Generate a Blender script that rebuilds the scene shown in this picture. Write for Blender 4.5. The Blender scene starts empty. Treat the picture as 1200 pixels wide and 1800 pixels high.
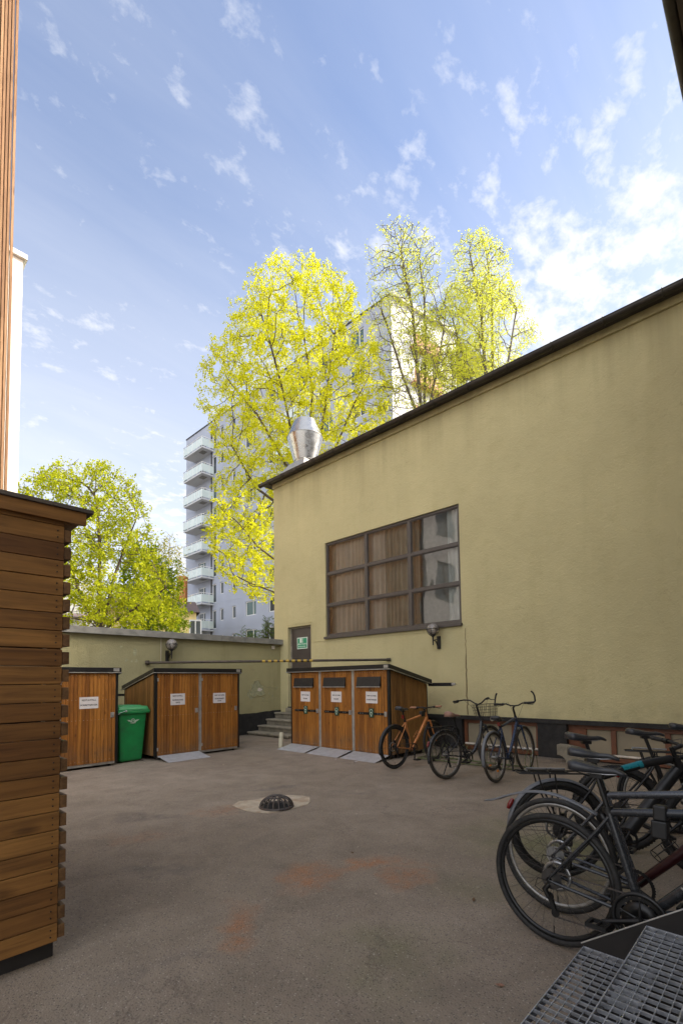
import bpy, math, random
import numpy as np
from math import sin, cos, pi, radians, atan2, sqrt
from mathutils import Vector, Matrix
random.seed(7)
SC = bpy.context.scene
COL = SC.collection

# ------------------------------------------------------------------ camera
F, CX, CY, H = 841.23, 600.0, 1152.54, 1.45
YAW, PIT, ROL = radians(46.2062), radians(3.0603), radians(-0.75418)
_fw = Vector((sin(YAW)*cos(PIT), cos(YAW)*cos(PIT), sin(PIT)))
_r0 = Vector((cos(YAW), -sin(YAW), 0)); _u0 = _r0.cross(_fw)
_r = _r0*cos(ROL)+_u0*sin(ROL); _u = -_r0*sin(ROL)+_u0*cos(ROL)
def ray(x, y): return _fw+_r*((x-CX)/F)-_u*((y-CY)/F)
def pl(x, y, ax, val):
    d = ray(x, y); o = Vector((0, 0, H)); t = (val-o[ax])/d[ax]; return o+d*t
def at(px, dist):                                   # ground point under a bearing, at a distance
    d = ray(px, 1195); d.z = 0; d.normalize(); return d*dist
cd = bpy.data.cameras.new('camera'); cam = bpy.data.objects.new('camera', cd); COL.objects.link(cam)
M = Matrix((_r, _u, -_fw)).transposed().to_4x4(); M.translation = Vector((0, 0, H)); cam.matrix_world = M
cd.sensor_fit = 'AUTO'; cd.sensor_width = 36; cd.lens = F/1800*36; cd.shift_y = (CY-900)/1800; cd.clip_end = 2000; cd.clip_start = .05
SC.camera = cam

# ------------------------------------------------------------------ colours and materials
def lin(c): return c/12.92 if c <= .04045 else ((c+.055)/1.055)**2.4
def S(h): h = h.lstrip('#'); return tuple(lin(int(h[i:i+2], 16)/255) for i in (0, 2, 4))+(1,)
def L(r, g, b): return (r, g, b, 1)
class NT:
    def __init__(s, name):
        s.m = bpy.data.materials.new(name); s.m.use_nodes = True; s.t = s.m.node_tree; s.t.nodes.clear()
        s.out = s.n('ShaderNodeOutputMaterial')
    def n(s, typ, **k):
        x = s.t.nodes.new(typ)
        for a, v in k.items(): setattr(x, a, v)
        return x
    def l(s, a, b): s.t.links.new(a, b)
    def set(s, sock, v):
        if isinstance(v, bpy.types.NodeSocket): s.l(v, sock)
        elif v is not None: sock.default_value = v
    def math(s, op, a, b=None, c=None, clamp=False):
        x = s.n('ShaderNodeMath', operation=op, use_clamp=clamp); s.set(x.inputs[0], a); s.set(x.inputs[1], b)
        if c is not None: s.set(x.inputs[2], c)
        return x.outputs[0]
    def mix(s, f, a, b, bt='MIX'):
        x = s.n('ShaderNodeMix', data_type='RGBA', blend_type=bt); s.set(x.inputs[0], f); s.set(x.inputs[6], a); s.set(x.inputs[7], b); return x.outputs[2]
    def ramp(s, f, lo, hi, a=0., b=1.):
        x = s.n('ShaderNodeMapRange'); s.set(x.inputs[0], f); x.inputs[1].default_value = lo; x.inputs[2].default_value = hi
        x.inputs[3].default_value = a; x.inputs[4].default_value = b; return x.outputs[0]
    def co(s, kind='Object'): return s.n('ShaderNodeTexCoord').outputs[kind]
    def mp(s, v, scale=(1, 1, 1), loc=(0, 0, 0), rot=(0, 0, 0)):
        x = s.n('ShaderNodeMapping'); s.set(x.inputs[0], v); x.inputs[1].default_value = loc; x.inputs[2].default_value = rot; x.inputs[3].default_value = scale; return x.outputs[0]
    def noise(s, v, scale, det=4, rough=.55, dist=0., out=0):
        x = s.n('ShaderNodeTexNoise'); s.set(x.inputs['Vector'], v); x.inputs['Scale'].default_value = scale; x.inputs['Detail'].default_value = det
        x.inputs['Roughness'].default_value = rough; x.inputs['Distortion'].default_value = dist; return x.outputs[out]
    def voro(s, v, scale, feat='F1', out='Distance'):
        x = s.n('ShaderNodeTexVoronoi', feature=feat); s.set(x.inputs['Vector'], v); x.inputs['Scale'].default_value = scale; return x.outputs[out]
    def island(s): return s.n('ShaderNodeNewGeometry').outputs['Random Per Island']
    def bump(s, h, strength=.5, dist=.01, nrm=None):
        x = s.n('ShaderNodeBump'); x.inputs['Strength'].default_value = strength; x.inputs['Distance'].default_value = dist; s.set(x.inputs['Height'], h)
        if nrm is not None: s.l(nrm, x.inputs['Normal'])
        return x.outputs[0]
    def pr(s, col, rough=.6, metal=0., nrm=None, **k):
        x = s.n('ShaderNodeBsdfPrincipled'); s.set(x.inputs['Base Color'], col); s.set(x.inputs['Roughness'], rough); s.set(x.inputs['Metallic'], metal)
        if nrm is not None: s.l(nrm, x.inputs['Normal'])
        for a, v in k.items(): s.set(x.inputs[a], v)
        s.l(x.outputs[0], s.out.inputs[0]); return x

def simple(name, col, rough=.5, metal=0., var=.12, vs=12., bs=0., bscale=60., bd=.002, dirt=None):
    t = NT(name); c = t.co()
    n = t.noise(c, vs, 5, .6)
    f = t.ramp(n, .3, .7, 1-var, 1+var)
    dk = t.mix(1., col, t.n('ShaderNodeCombineColor').outputs[0], 'MULTIPLY')
    cc = t.n('ShaderNodeCombineColor'); t.l(f, cc.inputs[0]); t.l(f, cc.inputs[1]); t.l(f, cc.inputs[2])
    dk = t.mix(1., col, cc.outputs[0], 'MULTIPLY')
    if dirt is not None:
        d = t.ramp(t.noise(c, vs*.6, 6, .7), .48, .7, 0, .7); dk = t.mix(d, dk, dirt)
    r = t.ramp(t.noise(c, vs*2, 4), .3, .7, max(.03, rough-.1), min(1, rough+.12))
    nr = t.bump(t.noise(c, bscale, 4), bs, bd) if bs else None
    t.pr(dk, r, metal, nr); return t.m

def boards(name, c1, c2, axis, grain=1., knots=.5, rough=.6, dark=(.25, .22, .2, 1), spec=.3, kscale=2.2, flat=1, foot=0.):
    """stained timber: colour varies from board to board, grain runs along the axis, knots"""
    t = NT(name); c = t.co(); isl = t.island()
    off = t.n('ShaderNodeCombineXYZ')
    for i in range(3): t.l(t.math('MULTIPLY', isl, 37.+i*11), off.inputs[i])
    v = t.n('ShaderNodeVectorMath', operation='ADD'); t.l(c, v.inputs[0]); t.l(off.outputs[0], v.inputs[1]); v = v.outputs[0]
    sc = [1., 1., 1.]; sc[axis] = .06
    g1 = t.noise(t.mp(v, tuple(x*55 for x in sc)), 1., 5, .65, .6)
    g2 = t.noise(t.mp(v, tuple(x*14 for x in sc)), 1., 3, .5, 1.2)
    ks = [kscale*2.6]*3; ks[axis] = kscale; ks[flat] = 0.
    kd = t.voro(t.mp(v, tuple(ks)), 1.)
    ksel = t.n('ShaderNodeSeparateColor'); t.l(t.voro(t.mp(v, tuple(ks)), 1., out='Color'), ksel.inputs[0]); kn = t.math('MULTIPLY', t.ramp(kd, .07, .19, 1, 0), t.ramp(ksel.outputs[0], .45, .5))
    ring = t.math('SINE', t.math('MULTIPLY', kd, 70.))
    base = t.mix(t.ramp(isl, 0, 1, 0, 1), c1, c2)
    base = t.mix(t.ramp(g2, .35, .68, 0, .55), base, t.mix(1., base, dark, 'MULTIPLY'))
    base = t.mix(t.ramp(g1, .45, .75, 0, .6*grain), base, t.mix(1., base, dark, 'MULTIPLY'))
    kmask = t.math('MULTIPLY', kn, knots)
    base = t.mix(kmask, base, t.mix(1., base, (.22, .16, .12, 1), 'MULTIPLY'))
    wth = t.ramp(t.noise(v, 2.1, 5, .65), .45, .75, 0, .45)
    base = t.mix(wth, base, t.mix(1., base, (.62, .66, .7, 1), 'MULTIPLY'))
    if foot:
        sz = t.n('ShaderNodeSeparateXYZ'); t.l(c, sz.inputs[0]); ft = t.math('MULTIPLY', t.ramp(sz.outputs[2], .08, .55, 1, 0), t.ramp(t.noise(c, 4., 5, .65), .35, .65))
        base = t.mix(t.math('MULTIPLY', ft, foot), base, L(.11, .085, .06))
    hh = t.math('ADD', t.math('MULTIPLY', g1, .7), t.math('MULTIPLY', kn, t.math('MULTIPLY', ring, .1)))
    t.pr(base, t.ramp(g1, .3, .7, rough-.08, rough+.12), 0, t.bump(hh, .35, .004), **{'Specular IOR Level': spec}); return t.m

MAT = {}
def m(k): return MAT[k]

def stucco(name, c1, c2, stain=.5, scale=1.):
    t = NT(name); g = t.n('ShaderNodeNewGeometry').outputs['Position']
    big = t.noise(g, .55, 5, .6); mid = t.noise(g, 3., 5, .6)
    stre = t.noise(t.mp(g, (2.2, 2.2, .22)), 1., 5, .6)
    base = t.mix(t.ramp(big, .35, .68), c1, c2)
    base = t.mix(t.ramp(stre, .52, .75, 0, stain), base, t.mix(1., base, (.66, .64, .56, 1), 'MULTIPLY'))
    base = t.mix(t.ramp(mid, .55, .8, 0, .35), base, t.mix(1., base, (.78, .76, .7, 1), 'MULTIPLY'))
    if name == 'yellow_stucco':                     # run-off stains under the gutter and splash marks low down
        sz = t.n('ShaderNodeSeparateXYZ'); t.l(g, sz.inputs[0])
        drip = t.math('MULTIPLY', t.ramp(sz.outputs[2], 5.9, 7.5, 0, 1), t.ramp(t.noise(t.mp(g, (3, 2.6, .12)), 1., 5, .65), .42, .66))
        base = t.mix(t.math('MULTIPLY', drip, .5), base, L(.27, .235, .125))
        spl = t.math('MULTIPLY', t.ramp(sz.outputs[2], .68, 1.15, 1, 0), t.ramp(t.noise(g, 2.2, 5, .65), .45, .65))
        base = t.mix(t.math('MULTIPLY', spl, .45), base, L(.26, .23, .14))
        iso = t.math('ABSOLUTE', t.math('SUBTRACT', t.noise(g, .9, 6, .6, .3), .5)); ck = t.math('MULTIPLY', t.ramp(iso, .0, .0022, 1, 0), t.ramp(t.noise(g, .7, 2), .53, .6))
        base = t.mix(t.math('MULTIPLY', ck, .55), base, L(.22, .19, .10))
    speck = t.ramp(t.voro(g, 9.), .015, .035, 1, 0)
    sel = t.ramp(t.noise(g, 4., 2), .56, .6)
    base = t.mix(t.math('MULTIPLY', speck, t.math('MULTIPLY', sel, .6)), base, (.05, .045, .03, 1))
    h = t.math('ADD', t.math('MULTIPLY', t.noise(g, 34., 5, .62), 1.), t.math('MULTIPLY', t.noise(g, 4., 5, .6), 2.0))
    h = t.math('ADD', h, t.math('MULTIPLY', t.noise(g, 120., 3, .6), .35))
    t.pr(base, .88, 0, t.bump(h, .7*scale, .013), **{'Specular IOR Level': .2}); return t.m

MAT['stucco'] = stucco('yellow_stucco', L(.495, .44, .24), L(.435, .385, .21), .22)
MAT['stucco_back'] = stucco('garden_wall_stucco', L(.36, .32, .165), L(.28, .255, .14), .8)
MAT['black_paint'] = simple('black_plinth_paint', L(.013, .012, .011), .8, 0, .3, 5, .5, 25, .008, dirt=L(.035, .031, .026))
MAT['bare_plaster'] = simple('bare_plaster', L(.30, .29, .17), .95, 0, .3, 14, .8, 40, .01)
MAT['coping'] = simple('coping_metal', L(.24, .23, .2), .6, .1, .22, 4, .3, 30, .004, dirt=L(.10, .095, .08))
MAT['gutter'] = simple('gutter_metal', L(.04, .034, .029), .42, .5, .25, 3, 0, dirt=L(.08, .07, .055))
MAT['roof_dark'] = simple('roof_sheet', L(.055, .05, .046), .6, .2, .2, 3)
MAT['frame_brown'] = simple('window_frame_brown', L(.062, .053, .046), .45, 0, .15, 6)
MAT['door_brown'] = simple('door_brown', L(.06, .048, .04), .5, 0, .15, 3)
MAT['stone'] = simple('stone_step', L(.24, .21, .155), .85, 0, .3, 6, .7, 30, .01, dirt=L(.11, .1, .07))
MAT['concrete'] = simple('concrete', L(.44, .37, .27), .9, 0, .25, 8, .6, 60, .005, dirt=L(.30, .17, .09))
MAT['cast_iron'] = simple('cast_iron', L(.10, .088, .08), .5, .6, .3, 20, .3, 80, .002, dirt=L(.09, .05, .03))
MAT['galv'] = simple('galvanised_steel', L(.42, .41, .38), .45, .7, .18, 9, .1, 40, .002, dirt=L(.25, .23, .2))
MAT['galv_ramp'] = simple('ramp_plate', L(.44, .45, .46), .5, .35, .12, 14, .2, 90, .002, dirt=L(.30, .29, .27))
MAT['steel_hood'] = simple('hood_steel', L(.40, .40, .39), .27, 1., .05, 3)
MAT['black_metal'] = simple('black_metal', L(.009, .0085, .008), .42, .2, .3, 8)
MAT['black_plastic'] = simple('black_plastic', L(.007, .007, .007), .5, 0, .3, 20)
MAT['rubber'] = simple('tyre_rubber', L(.011, .0105, .010), .72, 0, .3, 30, .5, 160, .001, dirt=L(.04, .036, .03))
MAT['rubber_brown'] = simple('tyre_rubber_dusty', L(.035, .029, .022), .8, 0, .3, 20, .4, 120, .001)
MAT['alu'] = simple('bike_alloy', L(.4, .4, .4), .35, .9, .15, 30)
MAT['rim_black'] = simple('rim_black', L(.02, .02, .02), .35, .5, .2, 20)
MAT['rim_alu'] = simple('rim_alloy', L(.30, .29, .27), .4, .8, .2, 20)
MAT['spoke'] = simple('spoke_steel', L(.10, .095, .09), .4, .8, .1, 20)
MAT['paper'] = simple('notice_paper', L(.60, .56, .54), .8, 0, .06, 20)
MAT['ink'] = simple('notice_ink', L(.03, .03, .03), .8, 0, .05, 20)
MAT['sign_green'] = simple('sign_green', L(.02, .27, .13), .45, 0, .08, 20)
MAT['sign_white'] = simple('sign_white', L(.62, .70, .62), .5, 0, .05, 20)
MAT['bin_green'] = simple('bin_green', L(.006, .20, .05), .42, 0, .2, 5, .1, 60, .002, dirt=L(.02, .085, .035))
MAT['bin_lid'] = simple('bin_lid_green', L(.03, .25, .08), .45, 0, .12, 5)
MAT['emblem'] = simple('emblem_print', L(.38, .46, .36), .6, 0, .05, 20)
MAT['badge_green'] = simple('badge_green', L(.012, .045, .02), .4, 0, .05, 20)
MAT['clad_v'] = boards('shed_cladding', L(.42, .170, .030), L(.27, .098, .017), 2, 1., .6, .5, kscale=4.5, foot=.6)
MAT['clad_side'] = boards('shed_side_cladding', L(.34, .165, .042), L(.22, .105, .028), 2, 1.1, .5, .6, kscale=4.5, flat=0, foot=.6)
MAT['timber'] = boards('dark_timber', L(.31, .150, .040), L(.145, .062, .017), 0, 1., .9, .5, (.32, .27, .24, 1), .35, 2.0)
MAT['timber_end'] = boards('dark_timber_side', L(.19, .10, .04), L(.12, .062, .024), 1, .8, .3, .6)
MAT['timber_roof'] = simple('roof_board', L(.075, .06, .045), .8, 0, .3, 6, .5, 40, .004)
MAT['slat'] = boards('facade_slats', L(.38, .22, .11), L(.26, .14, .065), 2, 1., .5, .6, (.45, .36, .3, 1), kscale=1.2)
MAT['white_render'] = simple('white_render', L(.74, .73, .68), .8, 0, .06, 2)
MAT['grey_render'] = simple('grey_render', L(.42, .40, .39), .85, 0, .08, 1)
MAT['dark_void'] = simple('dark_interior', L(.02, .02, .02), .9)
MAT['curtain'] = simple('curtain_cloth', L(.56, .50, .44), .9, 0, .1, 3)
MAT['curtain_green'] = simple('curtain_green_cloth', L(.30, .30, .25), .9, 0, .15, 3)
MAT['curtain_white'] = simple('curtain_white_cloth', L(.6, .58, .55), .9, 0, .15, 3)
MAT['basement_frame'] = simple('basement_frame_wood', L(.14, .048, .018), .5, 0, .25, 8, .3, 50, .003)
MAT['basement_panel'] = simple('basement_panel', L(.27, .225, .15), .8, 0, .1, 5)
MAT['sill_white'] = simple('sill_pipe', L(.60, .53, .44), .5, 0, .15, 8)
MAT['apt_blue'] = simple('apartment_render', L(.37, .40, .475), .85, 0, .08, .5)
MAT['apt_white'] = simple('apartment_white', L(.54, .55, .56), .8, 0, .04, .6)
MAT['apt_orange'] = simple('apartment_orange', L(.42, .21, .10), .7, 0, .12, 2)
MAT['balcony_glass'] = simple('balcony_frosted_panel', L(.60, .68, .655), .25, 0, .04, .6)
MAT['win_white'] = simple('white_window_frame', L(.72, .72, .70), .5, 0, .04, 3)
MAT['cream_house'] = simple('cream_house_wall', L(.78, .62, .28), .85, 0, .1, 1)
MAT['pale_house'] = simple('pale_house_wall', L(.66, .66, .60), .85, 0, .08, 1)
MAT['brick_chimney'] = simple('chimney_brick', L(.42, .15, .045), .85, 0, .25, 4)
MAT['tile_roof'] = simple('house_roof', L(.14, .10, .09), .8, 0, .2, 3)
MAT['yellow_tape'] = simple('yellow_tape', L(.42, .27, .03), .6, 0, .2, 30)
MAT['stair_plate'] = simple('stair_side_plate', L(.022, .019, .017), .6, .3, .3, 8, .2, 60, .002)
MAT['grating'] = simple('grating_steel', L(.45, .46, .48), .42, .75, .2, 25, .2, 120, .001)
MAT['copper'] = simple('copper_paint', L(.50, .20, .065), .35, .35, .06, 20)
MAT['grip_tan'] = simple('tan_rubber', L(.32, .16, .09), .7)
MAT['saddle_tan'] = simple('saddle_cover', L(.26, .15, .11), .8, 0, .12, 20)
MAT['navy'] = simple('navy_paint', L(.03, .045, .085), .3, .3, .1, 20)
MAT['charcoal'] = simple('charcoal_paint', L(.035, .037, .04), .24, .3, .1, 20)
MAT['graphite'] = simple('graphite_paint', L(.075, .078, .084), .24, .4, .08, 20)
MAT['red_paint'] = simple('dark_red_paint', L(.028, .004, .005), .35, .2, .1, 20)
MAT['teal'] = simple('teal_paint', L(.008, .17, .20), .3, .1, .05, 20)
MAT['saddle_black'] = simple('saddle_vinyl', L(.03, .031, .034), .42, 0, .15, 20)
MAT['fender_grey'] = simple('mudguard_grey', L(.11, .115, .125), .4, 0, .1, 20)
MAT['reflector_red'] = simple('reflector_red', L(.14, .008, .008), .2)
MAT['reflector_orange'] = simple('reflector_orange', L(.85, .25, .02), .2)
MAT['pink'] = simple('pink_plastic', L(.45, .03, .12), .4)
MAT['rack_green'] = simple('old_green_paint', L(.10, .12, .05), .6, .2, .3, 20, .2, 80, .002, dirt=L(.12, .07, .03))
MAT['leaf_dry'] = simple('dry_leaf', L(.26, .13, .08), .8)
MAT['cream_post'] = simple('cream_post', L(.50, .46, .33), .7, 0, .15, 6)

def glass(name, ior=1.75, tint=(.86, .9, .88, 1), milk=0.):
    t = NT(name); fr = t.n('ShaderNodeFresnel'); fr.inputs[0].default_value = ior
    g = t.co(); nb = t.bump(t.noise(g, 1.3, 2, .4), .25, .02)
    t.l(nb, fr.inputs['Normal'])
    gl = t.n('ShaderNodeBsdfGlossy'); gl.inputs['Roughness'].default_value = .015; t.l(nb, gl.inputs['Normal'])
    tr = t.n('ShaderNodeBsdfTransparent'); tr.inputs[0].default_value = tint
    mx = t.n('ShaderNodeMixShader'); t.l(fr.outputs[0], mx.inputs[0]); t.l(tr.outputs[0], mx.inputs[1]); t.l(gl.outputs[0], mx.inputs[2])
    if milk:
        df = t.n('ShaderNodeBsdfDiffuse'); df.inputs[0].default_value = (.55, .5, .45, 1); m2 = t.n('ShaderNodeMixShader'); m2.inputs[0].default_value = milk; t.l(mx.outputs[0], m2.inputs[1]); t.l(df.outputs[0], m2.inputs[2]); mx = m2
    t.l(mx.outputs[0], t.out.inputs[0]); return t.m
MAT['glass'] = glass('window_glass', 2.0)
MAT['globe'] = glass('smoked_globe_glass', 1.8, (.8, .76, .72, 1), .28)
MAT['dark_glass'] = simple('far_window_glass', L(.05, .06, .065), .08, 0, .1, 1)
MAT['green_glass'] = simple('far_green_glass', L(.07, .12, .11), .1, 0, .1, 1)

def leafmat(name, c1, c2, trans=.55):
    t = NT(name); isl = t.island()
    c = t.mix(isl, c1, c2)
    d = t.n('ShaderNodeBsdfDiffuse'); t.l(c, d.inputs[0]); tr = t.n('ShaderNodeBsdfTranslucent'); t.l(c, tr.inputs[0])
    mx = t.n('ShaderNodeMixShader'); mx.inputs[0].default_value = trans
    t.l(d.outputs[0], mx.inputs[1]); t.l(tr.outputs[0], mx.inputs[2]); t.l(mx.outputs[0], t.out.inputs[0]); return t.m
MAT['leaf_maple'] = leafmat('maple_blossom', L(.78, .76, .03), L(.60, .62, .03), .62)
MAT['leaf_birch'] = leafmat('birch_leaf', L(.72, .72, .09), L(.52, .58, .08))
MAT['leaf_green'] = leafmat('spring_green_leaf', L(.56, .57, .03), L(.30, .37, .02))
MAT['leaf_dark'] = leafmat('mid_green_leaf', L(.28, .36, .02), L(.14, .22, .015))
MAT['leaf_brown'] = leafmat('birch_catkin', L(.40, .36, .13), L(.28, .30, .08))
MAT['needle'] = leafmat('yew_needle', L(.08, .15, .02), L(.16, .24, .04), .3)
MAT['bark'] = simple('bark', L(.085, .062, .042), .9, 0, .3, 5, .6, 12, .02)
MAT['bark_birch'] = simple('birch_bark', L(.12, .10, .075), .85, 0, .3, 3, .4, 12, .02)

# asphalt yard: aggregate speckle, rust stains, mossy tint
def asphalt():
    t = NT('courtyard_asphalt'); g = t.n('ShaderNodeNewGeometry').outputs['Position']
    big = t.noise(g, .45, 5, .6); mid = t.noise(g, 2.3, 6, .65, .4)
    base = t.mix(t.ramp(big, .35, .65), L(.240, .190, .138), L(.300, .242, .182))
    base = t.mix(t.ramp(mid, .4, .72, 0, .5), base, L(.135, .108, .080))
    d = t.n('ShaderNodeVectorMath', operation='ADD'); t.l(g, d.inputs[0])
    nz = t.n('ShaderNodeTexNoise'); nz.inputs['Scale'].default_value = 2.4; nz.inputs['Detail'].default_value = 6; t.l(g, nz.inputs['Vector'])
    v = t.n('ShaderNodeVectorMath', operation='SUBTRACT'); t.l(nz.outputs[1], v.inputs[0]); v.inputs[1].default_value = (.5, .5, .5)
    v2 = t.n('ShaderNodeVectorMath', operation='SCALE'); t.l(v.outputs[0], v2.inputs[0]); v2.inputs['Scale'].default_value = .9
    t.l(v2.outputs[0], d.inputs[1]); P = d.outputs[0]
    def blob(x, y, rx, ry, rot=0.):
        mp = t.n('ShaderNodeMapping', vector_type='TEXTURE'); t.l(P, mp.inputs[0]); mp.inputs[1].default_value = (x, y, 0); mp.inputs[2].default_value = (0, 0, rot); mp.inputs[3].default_value = (rx, ry, 1e3)
        ln = t.n('ShaderNodeVectorMath', operation='LENGTH'); t.l(mp.outputs[0], ln.inputs[0]); return t.ramp(ln.outputs['Value'], .25, 1., 1, 0)
    fine = t.ramp(t.noise(g, 9., 5, .7), .3, .6)
    def put(base, b, col, k): return t.mix(t.math('MULTIPLY', t.math('MULTIPLY', b, fine), k), base, col)
    moss = t.ramp(t.noise(g, .8, 4), .4, .6)
    for (x, y, rx, ry) in ((4.2, 1.6, 1.5, 1.0), (1.7, 1.6, .8, .5), (1.0, 1.6, .5, .6)):
        base = t.mix(t.math('MULTIPLY', t.math('MULTIPLY', blob(x, y, rx, ry), moss), .9), base, L(.15, .15, .065))
    for (x, y, rx, ry, ro, k) in ((2.40, 2.68, .34, .22, .5, .75), (2.95, 2.53, .42, .17, -.6, .95), (2.86, 2.20, .22, .18, 0, .6), (1.66, 2.42, .28, .16, .9, .7), (3.0, 4.85, .35, .25, .6, .5),
                           (2.0, 4.6, .5, .2, -.7, .35)):
        base = put(base, blob(x, y, rx, ry, ro), L(.36, .155, .065), k)
    for (x, y, rx, ry, ro, k) in ((4.15, 5.25, .55, .16, -.75, .7), (1.75, 3.7, .5, .14, -.7, .5), (2.4, 5.2, .6, .15, -.75, .5), (1.2, 2.5, .4, .1, -.6, .4), (4.7, 4.3, .6, .2, -.7, .35), (6.7, 9.9, .9, .3, .3, .6)):
        base = put(base, blob(x, y, rx, ry, ro), L(.085, .072, .07), k)
    sp = t.voro(g, 95., out='Color'); spd = t.voro(g, 95.)
    sel = t.n('ShaderNodeSeparateColor'); t.l(sp, sel.inputs[0])
    light = t.math('MULTIPLY', t.ramp(sel.outputs[0], .86, .9), t.ramp(spd, .25, .45, 1, 0))
    base = t.mix(t.math('MULTIPLY', light, .6), base, L(.5, .45, .38))
    dark = t.math('MULTIPLY', t.ramp(sel.outputs[1], .7, .75), t.ramp(spd, .3, .5, 1, 0))
    base = t.mix(t.math('MULTIPLY', dark, .65), base, L(.05, .045, .04))
    w2 = t.voro(g, 14., out='Color'); w2d = t.voro(g, 14.); s2 = t.n('ShaderNodeSeparateColor'); t.l(w2, s2.inputs[0])
    base = t.mix(t.math('MULTIPLY', t.ramp(s2.outputs[0], .93, .94), t.ramp(w2d, .06, .1, .8, 0)), base, L(.45, .42, .36))
    iso = t.math('ABSOLUTE', t.math('SUBTRACT', t.noise(g, .55, 7, .62, .4), .5)); ck = t.math('MULTIPLY', t.ramp(iso, .0, .005, 1, 0), t.ramp(t.noise(g, .5, 2), .5, .58))
    base = t.mix(t.math('MULTIPLY', ck, .4), base, L(.07, .045, .04))
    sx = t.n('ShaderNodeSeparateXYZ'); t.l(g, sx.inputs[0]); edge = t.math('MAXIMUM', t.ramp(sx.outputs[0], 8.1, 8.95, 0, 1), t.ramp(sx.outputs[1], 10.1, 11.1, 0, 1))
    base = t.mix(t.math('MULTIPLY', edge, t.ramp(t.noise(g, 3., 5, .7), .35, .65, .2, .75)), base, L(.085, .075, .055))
    h = t.math('ADD', t.math('MULTIPLY', t.noise(g, 170., 3, .6), 1.), t.math('MULTIPLY', spd, .7)); h = t.math('ADD', h, t.math('MULTIPLY', t.noise(g, 5., 4), 3.))
    t.pr(base, t.ramp(mid, .3, .7, .62, .82), 0, t.bump(h, .7, .006), **{'Specular IOR Level': .35}); return t.m
MAT['asphalt'] = asphalt()

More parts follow.
